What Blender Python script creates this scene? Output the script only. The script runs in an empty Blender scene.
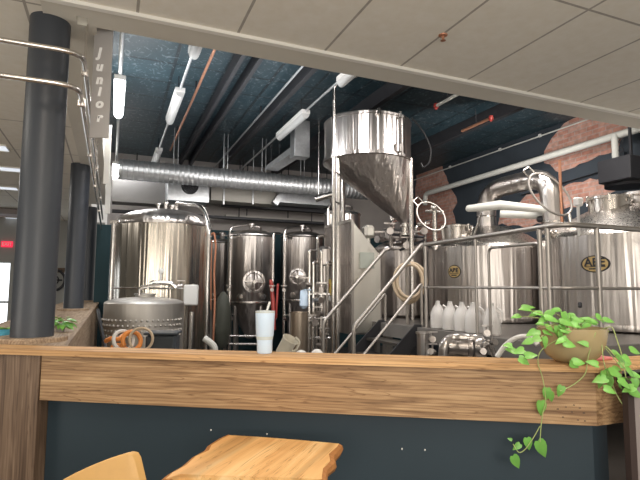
import bpy, math, random
from mathutils import Vector, Matrix
random.seed(7)
SC = bpy.context.scene
COL = SC.collection

# ------------------------------------------------------------------ camera
EYE = Vector((0, 0, 1.40)); F = 500.0
RC = Matrix.Rotation(math.radians(95.4), 3, 'X') @ Matrix.Rotation(math.radians(0.35), 3, 'Z')
cam_d = bpy.data.cameras.new('camera'); cam = bpy.data.objects.new('camera', cam_d); COL.objects.link(cam)
cam_d.sensor_width = 36; cam_d.lens = F / 640 * 36; cam_d.clip_start = .05; cam_d.clip_end = 200
cam.matrix_world = Matrix.Translation(EYE) @ RC.to_4x4()
SC.camera = cam
SC.view_settings.view_transform = 'Standard'; SC.view_settings.look = 'None'
SC.view_settings.gamma = 1; SC.view_settings.use_curve_mapping = False
SC.view_settings.exposure = 0.0

# building axes: U runs away from the bar room along the left half wall, V runs to the right
YAW = math.radians(22.6)
UX = Vector((-math.sin(YAW), math.cos(YAW), 0)); VX = Vector((math.cos(YAW), math.sin(YAW), 0))
def W(v, u, z=0.0): return VX * v + UX * u + Vector((0, 0, z))
def ray(px, py): return RC @ Vector(((px - 320) / F, -(py - 240) / F, -1))
def at(px, py, D): r = ray(px, py); return EYE + r * (D / r.y)
def atz(px, py, z): r = ray(px, py); return EYE + r * ((z - EYE.z) / r.z)
def on_v(px, py, v): r = ray(px, py); return EYE + r * (v / r.dot(VX))
def on_u(px, py, u): r = ray(px, py); return EYE + r * (u / r.dot(UX))

# ------------------------------------------------------------------ world + lights
wd = bpy.data.worlds.new('world'); SC.world = wd; wd.use_nodes = True
wd.node_tree.nodes['Background'].inputs[0].default_value = (1.0, .95, .88, 1)
wd.node_tree.nodes['Background'].inputs[1].default_value = 0.58
def area(name, loc, aim, sx, sy, power, col=(1, 1, 1)):
    l = bpy.data.lights.new(name, 'AREA'); l.shape = 'RECTANGLE'; l.size = sx; l.size_y = sy
    l.energy = power; l.color = col
    o = bpy.data.objects.new(name, l); COL.objects.link(o); o.location = loc
    d = (Vector(aim) - Vector(loc)).normalized()
    o.rotation_euler = d.to_track_quat('-Z', 'Y').to_euler()
    return o
area('window_daylight', (-2.6, -4.8, 1.7), (-1.2, 3, 1.3), 2.6, 2.4, 42, (1, .92, .82))
area('window_daylight', (2.8, -4.8, 1.7), (2.0, 3, 1.5), 2.6, 2.4, 48, (1, .92, .82))
area('troffer_light', W(-.2, -1.2, 2.98), W(-.2, -1.2, 0), .6, 1.2, 24, (1, .90, .76))
area('troffer_light', W(2.9, -.2, 2.98), W(2.9, -.2, 0), .6, 1.2, 24, (1, .90, .76))
area('troffer_light', W(-2.6, 3.5, 2.98), W(-2.6, 3.5, 0), .6, 1.2, 26, (1, .95, .85))
area('troffer_light', W(-2.6, 8.5, 2.98), W(-2.6, 8.5, 0), .6, 1.2, 50, (1, .95, .88))
area('troffer_light', W(-.4, 1.25, 2.98), W(-.4, 1.25, 0), .6, 1.2, 25, (1, .88, .74))
area('troffer_light', W(2.0, 1.0, 2.98), W(2.0, 1.0, 0), .6, 1.2, 25, (1, .88, .74))
area('ceiling_fill', W(.5, -.6, 1.55), W(1.2, 1.6, 3.03), 3.0, 1.6, 52, (1, .95, .86))  # added unseen fill that lifts the tiled ceiling; no such lamp hangs here
area('ceiling_fill', W(-3.6, 2.2, 1.3), W(-2.6, 4.5, 3.03), 2.0, 2.0, 60, (1, .93, .82))  # second unseen fill, added to brighten the ceiling on the left
area('brewery_light', W(.02, 6.4, 3.60), W(.6, 6.3, 0), .08, 1.2, 50, (.97, .98, 1))
area('brewery_light', W(.02, 9.6, 3.50), W(.6, 9.6, 0), .08, 1.2, 14, (.97, .98, 1))
area('brewery_light', W(2.0, 4.2, 3.9), W(2.6, 5.8, 0), .6, 1.4, 68, (1, .95, .92))  # unseen area light added behind the header to light the tanks
area('brewery_light', W(4.5, 3.9, 3.9), W(5.2, 5.2, 0), .6, 1.4, 80, (1, .95, .90))  # unseen fill behind the header, added for the kettles
area('brewery_light', W(2.6, 8.0, 3.05), W(2.6, 9.8, 1), 2.4, .3, 22, (1, .96, .93))  # added fill without a fixture, aimed at the back fermenters
area('brewery_light', W(1.2, 6.2, 3.30), W(1.2, 6.4, 4.1), 2.2, 2.4, 30, (.95, .98, 1))  # added upward fill for the tin ceiling, not one of the tubes
area('brewery_light', W(.0, 6.4, 3.76), W(.3, 6.4, 4.1), .3, 1.2, 9, (.97, .98, 1))
area('brewery_light', W(4.8, 5.6, 2.9), W(6.6, 7.6, 3.0), 1.4, .8, 36, (1, .96, .92))  # added fill without a fixture, brightens the brick wall

# ------------------------------------------------------------------ materials
def nt(name):
    m = bpy.data.materials.new(name); m.use_nodes = True
    t = m.node_tree; b = t.nodes['Principled BSDF']
    return m, t, b
def mat(name, col, rough=.5, metal=0, var=.12, scale=8, bump=0.0, stretch=(1, 1, 1), emit=0, alpha=1, trans=0, bscale=None, spec=None, coat=0):
    m, t, b = nt(name); N = t.nodes; L = t.links
    tc = N.new('ShaderNodeTexCoord'); mp = N.new('ShaderNodeMapping'); mp.inputs['Scale'].default_value = stretch
    L.new(tc.outputs['Object'], mp.inputs[0])
    no = N.new('ShaderNodeTexNoise'); no.inputs['Scale'].default_value = scale; no.inputs['Detail'].default_value = 5
    L.new(mp.outputs[0], no.inputs[0])
    mx = N.new('ShaderNodeMix'); mx.data_type = 'RGBA'
    mx.inputs[6].default_value = tuple(c * (1 - var) for c in col) + (1,)
    mx.inputs[7].default_value = tuple(min(1, c * (1 + var)) for c in col) + (1,)
    L.new(no.outputs[0], mx.inputs[0]); L.new(mx.outputs[2], b.inputs['Base Color'])
    b.inputs['Roughness'].default_value = rough; b.inputs['Metallic'].default_value = metal
    if spec is not None: b.inputs['Specular IOR Level'].default_value = spec
    if coat: b.inputs['Coat Weight'].default_value = coat
    if bump:
        bp = N.new('ShaderNodeBump'); bp.inputs['Strength'].default_value = bump; bp.inputs['Distance'].default_value = .01
        L.new(no.outputs[0], bp.inputs['Height']); L.new(bp.outputs[0], b.inputs['Normal'])
    if emit:
        b.inputs['Emission Color'].default_value = tuple(col) + (1,); b.inputs['Emission Strength'].default_value = emit
    if alpha < 1: b.inputs['Alpha'].default_value = alpha
    if trans: b.inputs['Transmission Weight'].default_value = trans
    return m
def steel(name, col, rough, streak=60, bs=.18, ns=5):
    m, t, b = nt(name); N = t.nodes; L = t.links
    tc = N.new('ShaderNodeTexCoord'); mp = N.new('ShaderNodeMapping'); mp.inputs['Scale'].default_value = (1, 1, .03)
    L.new(tc.outputs['Object'], mp.inputs[0])
    no = N.new('ShaderNodeTexNoise'); no.inputs['Scale'].default_value = streak; no.inputs['Detail'].default_value = 4
    L.new(mp.outputs[0], no.inputs[0])
    n2 = N.new('ShaderNodeTexNoise'); n2.inputs['Scale'].default_value = ns; L.new(mp.outputs[0], n2.inputs[0])
    mr = N.new('ShaderNodeMapRange'); mr.inputs[3].default_value = rough * .7; mr.inputs[4].default_value = rough * 1.35
    L.new(no.outputs[0], mr.inputs[0]); L.new(mr.outputs[0], b.inputs['Roughness'])
    mx = N.new('ShaderNodeMix'); mx.data_type = 'RGBA'
    mx.inputs[6].default_value = tuple(c * .8 for c in col) + (1,); mx.inputs[7].default_value = tuple(min(1, c * 1.12) for c in col) + (1,)
    L.new(n2.outputs[0], mx.inputs[0]); L.new(mx.outputs[2], b.inputs['Base Color'])
    b.inputs['Metallic'].default_value = 1
    bp = N.new('ShaderNodeBump'); bp.inputs['Strength'].default_value = bs; bp.inputs['Distance'].default_value = .04
    L.new(n2.outputs[0], bp.inputs['Height']); L.new(bp.outputs[0], b.inputs['Normal'])
    return m
def wood(name, c1, c2, c3, ang=0.0, vertical=False, scale=1.0, rough=.6, saw=.0):
    m, t, b = nt(name); N = t.nodes; L = t.links
    tc = N.new('ShaderNodeTexCoord'); mr = N.new('ShaderNodeMapping'); mr.inputs['Rotation'].default_value = (0, 0, -ang)
    L.new(tc.outputs['Object'], mr.inputs[0])
    mp = N.new('ShaderNodeMapping')
    mp.inputs['Scale'].default_value = (9, 9, .7) if vertical else (.7, 9, 9)
    L.new(mr.outputs[0], mp.inputs[0])
    n1 = N.new('ShaderNodeTexNoise'); n1.inputs['Scale'].default_value = 3.4 * scale; n1.inputs['Detail'].default_value = 9; n1.inputs['Distortion'].default_value = 1.1
    L.new(mp.outputs[0], n1.inputs[0])
    wv = N.new('ShaderNodeTexWave'); wv.wave_type = 'RINGS'; wv.inputs['Scale'].default_value = 2.2 * scale
    wv.rings_direction = 'X' if not vertical else 'Z'
    wv.inputs['Distortion'].default_value = 9; wv.inputs['Detail'].default_value = 3; wv.inputs['Detail Scale'].default_value = .8
    L.new(mp.outputs[0], wv.inputs[0])
    r1 = N.new('ShaderNodeValToRGB'); e = r1.color_ramp.elements
    e[0].position = .30; e[0].color = tuple(c1) + (1,); e[1].position = .72; e[1].color = tuple(c3) + (1,)
    x = e.new(.52); x.color = tuple(c2) + (1,)
    L.new(n1.outputs[0], r1.inputs[0])
    mx = N.new('ShaderNodeMix'); mx.data_type = 'RGBA'; mx.blend_type = 'MULTIPLY'; mx.inputs[0].default_value = .45
    r2 = N.new('ShaderNodeValToRGB'); r2.color_ramp.elements[0].color = (.42, .36, .30, 1); r2.color_ramp.elements[0].position = 0
    r2.color_ramp.elements[1].color = (1, 1, 1, 1); r2.color_ramp.elements[1].position = .45
    L.new(wv.outputs[0], r2.inputs[0]); L.new(r1.outputs[0], mx.inputs[6]); L.new(r2.outputs[0], mx.inputs[7])
    out = mx.outputs[2]
    if saw:
        mp2 = N.new('ShaderNodeMapping'); mp2.inputs['Rotation'].default_value = (.0, math.radians(20) if not vertical else math.radians(70), 0)
        L.new(mr.outputs[0], mp2.inputs[0])
        w2 = N.new('ShaderNodeTexWave'); w2.inputs['Scale'].default_value = 40; w2.inputs['Distortion'].default_value = 2.5; w2.inputs['Detail'].default_value = 2
        L.new(mp2.outputs[0], w2.inputs[0])
        m2 = N.new('ShaderNodeMix'); m2.data_type = 'RGBA'; m2.blend_type = 'MULTIPLY'; m2.inputs[0].default_value = saw
        L.new(out, m2.inputs[6]); L.new(w2.outputs[0], m2.inputs[7]); out = m2.outputs[2]
    m3 = N.new('ShaderNodeMapping'); m3.inputs['Scale'].default_value = (20, 20, .9) if vertical else (.9, 20, 20)
    L.new(mr.outputs[0], m3.inputs[0])
    n3 = N.new('ShaderNodeTexNoise'); n3.inputs['Scale'].default_value = 1.3; n3.inputs['Detail'].default_value = 2; n3.inputs['Distortion'].default_value = .8; L.new(m3.outputs[0], n3.inputs[0])
    r3 = N.new('ShaderNodeValToRGB'); e3 = r3.color_ramp.elements; e3[0].position = .488; e3[0].color = (1, 1, 1, 1); e3[1].position = .512; e3[1].color = (1, 1, 1, 1)
    x3 = e3.new(.5); x3.color = (.50, .42, .36, 1); L.new(n3.outputs[0], r3.inputs[0])
    m4 = N.new('ShaderNodeMix'); m4.data_type = 'RGBA'; m4.blend_type = 'MULTIPLY'; m4.inputs[0].default_value = .8
    L.new(out, m4.inputs[6]); L.new(r3.outputs[0], m4.inputs[7]); out = m4.outputs[2]
    L.new(out, b.inputs['Base Color']); b.inputs['Roughness'].default_value = rough
    bp = N.new('ShaderNodeBump'); bp.inputs['Strength'].default_value = .35; bp.inputs['Distance'].default_value = .004
    L.new(n1.outputs[0], bp.inputs['Height']); L.new(bp.outputs[0], b.inputs['Normal'])
    return m
def uvpos(t, order='uvz', off=(0, 0, 0)):
    """world position expressed in the building's own axes"""
    N = t.nodes; L = t.links
    g = N.new('ShaderNodeNewGeometry'); outs = {}
    for k, ax in (('u', UX), ('v', VX), ('z', Vector((0, 0, 1)))):
        d = N.new('ShaderNodeVectorMath'); d.operation = 'DOT_PRODUCT'; d.inputs[1].default_value = ax
        L.new(g.outputs['Position'], d.inputs[0]); outs[k] = d.outputs['Value']
    c = N.new('ShaderNodeCombineXYZ')
    for i, k in enumerate(order): L.new(outs[k], c.inputs[i])
    a = N.new('ShaderNodeVectorMath'); a.operation = 'ADD'; a.inputs[1].default_value = off; L.new(c.outputs[0], a.inputs[0])
    return a.outputs[0]
def gridmat(name, col, line, w, h, mortar, off=(0, 0, 0), order='uvz', offset=0.0, rough=.8, c2=None, scratch_glint=None, metal=0, bump=.2):
    m, t, b = nt(name); N = t.nodes; L = t.links
    p = uvpos(t, order, off)
    br = N.new('ShaderNodeTexBrick'); br.offset = offset; br.squash = 1
    br.inputs['Scale'].default_value = 1; br.inputs['Brick Width'].default_value = w; br.inputs['Row Height'].default_value = h
    br.inputs['Mortar Size'].default_value = mortar; br.inputs['Mortar Smooth'].default_value = .1
    br.inputs['Color1'].default_value = tuple(col) + (1,); br.inputs['Color2'].default_value = tuple(c2 or col) + (1,)
    br.inputs['Mortar'].default_value = tuple(line) + (1,)
    L.new(p, br.inputs[0]); out = br.outputs['Color']
    no = N.new('ShaderNodeTexNoise'); no.inputs['Scale'].default_value = 14; no.inputs['Detail'].default_value = 6; L.new(p, no.inputs[0])
    mx = N.new('ShaderNodeMix'); mx.data_type = 'RGBA'; mx.blend_type = 'OVERLAY'; mx.inputs[0].default_value = .25 if not c2 else .6
    L.new(out, mx.inputs[6]); L.new(no.outputs[0], mx.inputs[7]); out = mx.outputs[2]
    if scratch_glint:  # pale scratches plus highlight dashes painted into the base colour
        n2 = N.new('ShaderNodeTexNoise'); n2.inputs['Scale'].default_value = 7; n2.inputs['Detail'].default_value = 3; n2.inputs['Distortion'].default_value = 3.5
        L.new(p, n2.inputs[0])
        r = N.new('ShaderNodeValToRGB'); r.color_ramp.elements[0].position = .585; r.color_ramp.elements[1].position = .66
        r.color_ramp.elements[0].color = (0, 0, 0, 1); r.color_ramp.elements[1].color = (1, 1, 1, 1)
        L.new(n2.outputs[0], r.inputs[0])
        m2 = N.new('ShaderNodeMix'); m2.data_type = 'RGBA'; L.new(r.outputs[0], m2.inputs[0]); L.new(out, m2.inputs[6])
        m2.inputs[7].default_value = tuple(scratch_glint) + (1,); out = m2.outputs[2]
    L.new(out, b.inputs['Base Color']); b.inputs['Roughness'].default_value = rough; b.inputs['Metallic'].default_value = metal
    bp = N.new('ShaderNodeBump'); bp.inputs['Strength'].default_value = bump; bp.inputs['Distance'].default_value = .01; bp.invert = True
    L.new(br.outputs['Fac'], bp.inputs['Height']); L.new(bp.outputs[0], b.inputs['Normal'])
    return m

M = {}
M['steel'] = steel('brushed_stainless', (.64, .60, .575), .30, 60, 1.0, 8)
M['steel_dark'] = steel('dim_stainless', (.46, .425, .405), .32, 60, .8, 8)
M['steel_warm'] = steel('polished_stainless', (.68, .62, .54), .24, 30, 1.0, 7)
M['pipe'] = mat('polished_pipe', (.66, .63, .60), .25, 1, .05)
M['rail'] = mat('brushed_rail_steel', (.46, .43, .40), .48, 1, .06)
M['galv'] = gridmat('galvanised_duct', (.62, .62, .62), (.30, .30, .30), .13, 20, .012, order='vzu', rough=.34, metal=.9, bump=.6)
M['galv_flat'] = mat('galvanised_sheet', (.55, .56, .57), .4, .85, .25, 20)
M['beige_metal'] = mat('cream_duct_paint', (.42, .40, .36), .6, 0, .08)
M['grey_duct'] = mat('dull_grey_duct_paint', (.20, .19, .18), .6, 0, .1)
M['black'] = mat('black_rubber', (.02, .02, .022), .5)
M['dark_iron'] = mat('dark_iron', (.035, .035, .04), .55, .3)
M['column'] = mat('column_black_paint', (.045, .052, .065), .42, 0, .25, 3, .05, (1, 1, .2))
M['tile'] = gridmat('ceiling_tile', (.78, .74, .66), (.40, .37, .33), 1.22, .61, .009, off=(.465 + 12.2, -.08 + 12.2, 0), rough=.95, bump=.3)
M['drywall'] = mat('drywall_beige', (.66, .63, .56), .9, 0, .04)
M['bead'] = mat('white_trim', (.85, .83, .78), .6, 0, .03)
M['tin'] = gridmat('dark_teal_tin_ceiling', (.020, .043, .055), (.010, .018, .023), .61, .61, .02, rough=.42, scratch_glint=(.12, .15, .17), bump=.6)
M['navy'] = mat('dark_navy_plaster', (.032, .042, .054), .75, 0, .3, 3)
M['cream_wall'] = mat('cream_wall', (.36, .33, .31), .85, 0, .1, 4)
M['teal_wall'] = mat('deep_teal_wall', (.012, .045, .055), .7, 0, .2, 3)
M['grey_wall'] = mat('grey_wall', (.42, .42, .40), .85, 0, .04)
M['brick'] = gridmat('old_red_brick', (.42, .19, .14), (.42, .31, .27), .215, .072, .009, order='uzv', offset=.5, c2=(.50, .30, .24), rough=.9, bump=.5)
M['floor'] = mat('worn_concrete', (.10, .09, .085), .55, 0, .3, 3)
M['pubfloor'] = wood('floor_planks', (.10, .06, .035), (.15, .09, .05), (.19, .12, .07), YAW, scale=1)
CANG = math.atan2(-.36, 2.54)
M['fascia'] = wood('sawn_fascia_board', (.24, .135, .066), (.43, .265, .135), (.56, .37, .20), CANG, saw=.05)
M['cap'] = wood('pale_cap_board', (.46, .26, .11), (.62, .37, .17), (.72, .46, .23), CANG)
M['cap_left'] = wood('weathered_cap_board', (.26, .18, .12), (.38, .28, .19), (.48, .37, .26), YAW + math.pi / 2)
M['post'] = wood('rough_grey_brown_post', (.13, .080, .052), (.22, .145, .095), (.32, .22, .15), CANG, vertical=True, saw=.3)
M['slab'] = wood('live_edge_slab', (.66, .33, .11), (.85, .52, .22), (.95, .68, .36), math.radians(70), scale=.35, rough=.35)
M['bark'] = mat('live_edge_bark', (.40, .17, .05), .7, 0, .4, 40, .6)
M['panel'] = mat('slate_teal_panel', (.026, .046, .062), .55, 0, .12, 2)
M['leather'] = mat('tan_leather', (.62, .37, .13), .45, 0, .06, 30, .1)
M['white'] = mat('white_plastic', (.75, .74, .72), .4, 0, .04)
M['ice'] = mat('pale_blue_enamel', (.64, .80, .98), .35, 0, .02)
M['jug'] = mat('frosted_plastic', (.92, .90, .88), .35, 0, .04, alpha=.68)
M['tube'] = mat('lit_tube', (.95, .97, 1), .5, 0, 0, emit=25)
M['diffuser'] = mat('milky_diffuser', (.50, .50, .49), .5, 0, .05, emit=.06)
M['troffer'] = mat('troffer_lens', (.80, .86, .95), .5, 0, 0, emit=.75)
M['day'] = mat('bright_window_glass', (.90, .96, 1), .3, 0, .02, emit=2.2)
M['red'] = mat('red_paint', (.42, .05, .04), .4)
M['exit'] = mat('exit_red', (1, .03, .09), .4, 0, .0, emit=.9)
M['signwhite'] = mat('white_lettering', (1, 1, 1), .4, 0, 0, emit=0)
M['copper'] = mat('copper_pipe', (.55, .27, .17), .4, .7)
M['orange'] = mat('orange_hose', (.75, .26, .05), .45)
M['tanhose'] = mat('tan_hose', (.56, .44, .31), .45)
M['clearhose'] = mat('milky_hose', (.70, .68, .64), .3)
M['redhose'] = mat('red_brown_hose', (.42, .17, .09), .45)
M['insul'] = mat('white_pipe_insulation', (.62, .62, .58), .7)
M['pot'] = mat('translucent_amber_bowl', (.56, .44, .24), .22, 0, .2, 6, trans=.25)
M['soil'] = mat('potting_soil', (.05, .03, .02), .9, 0, .4, 60, .8)
M['leaf'] = mat('pothos_leaf', (.17, .42, .08), .35, 0, .45, 12)
M['leaf'].node_tree.nodes['Principled BSDF'].inputs['Subsurface Weight'].default_value = .1
M['stem'] = mat('pale_green_stem', (.36, .44, .16), .5)
M['greydoor'] = mat('pinkish_grey_panel', (.30, .26, .25), .6, 0, .06)
M['brownframe'] = mat('dark_brown_frame', (.05, .032, .028), .6)
M['concrete'] = mat('pale_concrete', (.17, .16, .15), .8, 0, .15, 6)
M['chequer'] = mat('deck_plate', (.14, .13, .12), .4, .7, .2, 40, .3)
M['gold'] = mat('gold_badge', (.62, .45, .20), .35, .4, .05)
M['bag'] = mat('cloudy_green_plastic', (.07, .075, .06), .5, 0, .2)
M['tote'] = mat('dark_blue_tote', (.045, .055, .065), .45)
M['sign'] = mat('grey_banner', (.42, .40, .39), .6, 0, .05)
M['blue'] = mat('blue_cloth', (.10, .45, .65), .6)
M['cyl'] = mat('brown_tinted_steel', (.36, .30, .24), .35, .9, .2)
M['dome'] = steel('spun_dome_steel', (.62, .58, .54), .28, 60, .25, 4)
M['vessel'] = steel('satin_vessel_steel', (.58, .555, .52), .50, 60, .3, 6)
M['lightface'] = steel('pale_sheet_steel', (.74, .72, .66), .45)

# ------------------------------------------------------------------ mesh builder
ORG = {}
class MB:
    def __init__(s): s.v = []; s.f = []
    def add(s, vs, fs):
        n = len(s.v); s.v += [Vector(p) for p in vs]; s.f += [tuple(i + n for i in f) for f in fs]; return s
    def box(s, c, size, rot=0.0, mtx=None, bev=0.0):
        hx, hy, hz = [a / 2 for a in size]; c = Vector(c)
        R = mtx if mtx is not None else Matrix.Rotation(rot, 3, 'Z')
        b = min(bev, hx * .9, hy * .9, hz * .9)
        if b <= 0:
            vs = [Vector((x, y, z)) for x in (-hx, hx) for y in (-hy, hy) for z in (-hz, hz)]
            fs = [(0, 1, 3, 2), (4, 6, 7, 5), (0, 4, 5, 1), (2, 3, 7, 6), (0, 2, 6, 4), (1, 5, 7, 3)]
            return s.add([c + R @ v for v in vs], fs)
        vs = []; idx = {}
        for sx in (-1, 1):
            for sy in (-1, 1):
                for sz in (-1, 1):
                    for k in range(3):
                        p = [sx * (hx - b), sy * (hy - b), sz * (hz - b)]
                        p[k] = (sx * hx, sy * hy, sz * hz)[k]
                        idx[(sx, sy, sz, k)] = len(vs); vs.append(Vector(p))
        fs = []
        g = lambda a, k: idx[(a[0], a[1], a[2], k)]
        for k in range(3):
            i, j = [q for q in range(3) if q != k]
            for sg in (-1, 1):
                q = []
                for a_, b_ in ((-1, -1), (1, -1), (1, 1), (-1, 1)):
                    t = [0, 0, 0]; t[k] = sg; t[i] = a_; t[j] = b_; q.append(g(t, k))
                fs.append(tuple(q))
        for k in range(3):
            i, j = [q for q in range(3) if q != k]
            for si in (-1, 1):
                for sj in (-1, 1):
                    t0 = [0, 0, 0]; t1 = [0, 0, 0]; t0[k] = -1; t1[k] = 1
                    for t in (t0, t1): t[i] = si; t[j] = sj
                    fs.append((g(t0, i), g(t1, i), g(t1, j), g(t0, j)))
        for sx in (-1, 1):
            for sy in (-1, 1):
                for sz in (-1, 1): fs.append(tuple(idx[(sx, sy, sz, k)] for k in range(3)))
        return s.add([c + R @ v for v in vs], fs)
    def prism(s, pts, z0, z1):
        n = len(pts); vs = [Vector((p[0], p[1], z0)) for p in pts] + [Vector((p[0], p[1], z1)) for p in pts]
        return s.add(vs, [tuple(range(n))[::-1], tuple(range(n, 2 * n))] + [(i, (i + 1) % n, (i + 1) % n + n, i + n) for i in range(n)])
    def extr(s, pts, d):
        n = len(pts); pts = [Vector(p) for p in pts]; d = Vector(d)
        return s.add(pts + [p + d for p in pts], [tuple(range(n))[::-1], tuple(range(n, 2 * n))] + [(i, (i + 1) % n, (i + 1) % n + n, i + n) for i in range(n)])
    def lathe(s, prof, c, seg=32, axis=None, tip=None):
        c = Vector(c); n = len(prof)
        Q = Vector((0, 0, 1)).rotation_difference(Vector(axis)).to_matrix() if axis is not None else Matrix.Identity(3)
        vs = []
        for i, (r, z) in enumerate(prof):
            for k in range(seg):
                a = 2 * math.pi * k / seg; p = Vector((r * math.cos(a), r * math.sin(a), z))
                if tip: p += tip[i]
                vs.append(c + Q @ p)
        fs = [(i * seg + k, i * seg + (k + 1) % seg, (i + 1) * seg + (k + 1) % seg, (i + 1) * seg + k) for i in range(n - 1) for k in range(seg)]
        fs += [tuple(range(seg))[::-1], tuple((n - 1) * seg + k for k in range(seg))]
        return s.add(vs, fs)
    def cyl(s, a, b, r, seg=14, r2=None):
        a = Vector(a); b = Vector(b); d = b - a
        return s.lathe([(r, 0), (r if r2 is None else r2, d.length)], a, seg, d.normalized())
    def tube(s, pts, r, bend=0.0, seg=10, closed=False):
        pts = [Vector(p) for p in pts]
        if bend and len(pts) > 2:
            out = [pts[0]]
            for i in range(1, len(pts) - 1):
                p0, p, p1 = pts[i - 1], pts[i], pts[i + 1]
                d0 = (p0 - p); d1 = (p1 - p); m_ = min(bend, d0.length * .49, d1.length * .49)
                a = p + d0.normalized() * m_; b = p + d1.normalized() * m_
                for k in range(6):
                    t = k / 5; out.append((1 - t) ** 2 * a + 2 * t * (1 - t) * p + t * t * b)
            out.append(pts[-1]); pts = out
        n = len(pts); tang = []
        for i in range(n):
            if closed: d = pts[(i + 1) % n] - pts[i - 1]
            else: d = pts[min(i + 1, n - 1)] - pts[max(i - 1, 0)]
            tang.append(d.normalized())
        nn = tang[0].orthogonal().normalized(); vs = []
        for i in range(n):
            if i: nn = tang[i - 1].rotation_difference(tang[i]) @ nn
            nn = (nn - tang[i] * nn.dot(tang[i])).normalized(); bb = tang[i].cross(nn)
            rr = r[i] if isinstance(r, (list, tuple)) else r
            for k in range(seg):
                a = 2 * math.pi * k / seg; vs.append(pts[i] + (nn * math.cos(a) + bb * math.sin(a)) * rr)
        fs = [(i * seg + k, i * seg + (k + 1) % seg, (i + 1) * seg + (k + 1) % seg, (i + 1) * seg + k) for i in range(n - 1) for k in range(seg)]
        if closed: fs += [((n - 1) * seg + k, (n - 1) * seg + (k + 1) % seg, (k + 1) % seg, k) for k in range(seg)]
        else: fs += [tuple(range(seg))[::-1], tuple((n - 1) * seg + k for k in range(seg))]
        return s.add(vs, fs)
    def ring(s, c, R, r, axis, seg=32, sub=8, sx=1.0, xdir=None):
        c = Vector(c); axis = Vector(axis).normalized()
        x = Vector(xdir) if xdir is not None else axis.orthogonal()
        x = (x - axis * x.dot(axis)).normalized(); y = axis.cross(x)
        return s.tube([c + x * R * sx * math.cos(2 * math.pi * k / seg) + y * R * math.sin(2 * math.pi * k / seg) for k in range(seg)], r, seg=sub, closed=True)
    def ball(s, c, r, sx=1, sy=1, sz=1, seg=14, rings=8):
        prof = [(max(1e-4, r * math.sin(math.pi * i / rings)), -r * math.cos(math.pi * i / rings)) for i in range(rings + 1)]
        m = MB(); m.lathe(prof, (0, 0, 0), seg)
        return s.add([Vector(c) + Vector((p.x * sx, p.y * sy, p.z * sz)) for p in m.v], m.f)

SPLIT = {'hanger', 'weld_band', 'seam', 'crossbar', 'screw_head', 'knot', 'strut', 'steam_line'}
def obj(name, mb, m, parent=None, org=None, sharp=35):
    if name in SPLIT:
        par = list(range(len(mb.v)))
        def find(a):
            while par[a] != a: par[a] = par[par[a]]; a = par[a]
            return a
        for f in mb.f:
            for q in f[1:]: par[find(q)] = find(f[0])
        groups = {}
        for f in mb.f: groups.setdefault(find(f[0]), []).append(f)
        if len(groups) > 1:
            for fs in groups.values():
                ids = sorted({i for f in fs for i in f}); mp = {a: b for b, a in enumerate(ids)}
                q = MB(); q.v = [mb.v[i] for i in ids]; q.f = [tuple(mp[i] for i in f) for f in fs]
                o = obj_one(name, q, m, parent, org, sharp)
            return o
    return obj_one(name, mb, m, parent, org, sharp)
def obj_one(name, mb, m, parent=None, org=None, sharp=35):
    o0 = ORG[parent.name] if parent else Vector(org if org is not None else (0, 0, 0))
    me = bpy.data.meshes.new(name)
    me.from_pydata([tuple(p - o0) for p in mb.v], [], mb.f); me.validate(); me.update()
    import bmesh
    b = bmesh.new(); b.from_mesh(me); bmesh.ops.recalc_face_normals(b, faces=b.faces); b.to_mesh(me); b.free()
    for p in me.polygons: p.use_smooth = True
    me.set_sharp_from_angle(angle=math.radians(sharp))
    me.materials.append(M[m] if isinstance(m, str) else m)
    o = bpy.data.objects.new(name, me); COL.objects.link(o)
    if parent: o.parent = parent
    else: o.location = o0
    ORG[o.name] = o0
    return o
def thing(name, label, cat, loc, group=None):
    o = bpy.data.objects.new(name, None); COL.objects.link(o); o.location = loc; o.empty_display_size = .1
    o['label'] = label; o['category'] = cat
    if group: o['group'] = group
    ORG[o.name] = Vector(loc); return o
def tag(o, label, cat, group=None):
    o['label'] = label; o['category'] = cat
    if group: o['group'] = group
    return o
def struct(name, mb, m, org=None):
    o = obj(name, mb, m, None, org); o['kind'] = 'structure'; return o
def copy_tree(src, loc, label=None):
    r = src.copy(); COL.objects.link(r); r.location = loc; ORG[r.name] = Vector(loc)
    if label: r['label'] = label
    def rec(a, b):
        for ch in list(a.children):
            c = ch.copy(); COL.objects.link(c); c.parent = b; rec(ch, c)
    rec(src, r); return r
def text(name, s, size, ext, m, parent, pos, xdir, ydir, bold=0.0):
    cu = bpy.data.curves.new(name, 'FONT'); cu.body = s; cu.size = size; cu.extrude = ext; cu.align_x = 'CENTER'; cu.align_y = 'CENTER'; cu.offset = bold
    t = bpy.data.objects.new(name, cu); COL.objects.link(t)
    bpy.context.view_layer.update()
    me = bpy.data.meshes.new_from_object(t.evaluated_get(bpy.context.evaluated_depsgraph_get()))
    bpy.data.objects.remove(t)
    x = Vector(xdir).normalized(); y = Vector(ydir).normalized(); z = x.cross(y)
    mb = MB(); R = Matrix((x, y, z)).transposed()
    mb.add([Vector(pos) + R @ v.co for v in me.vertices], [tuple(p.vertices) for p in me.polygons])
    return obj(name, mb, m, parent)

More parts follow.
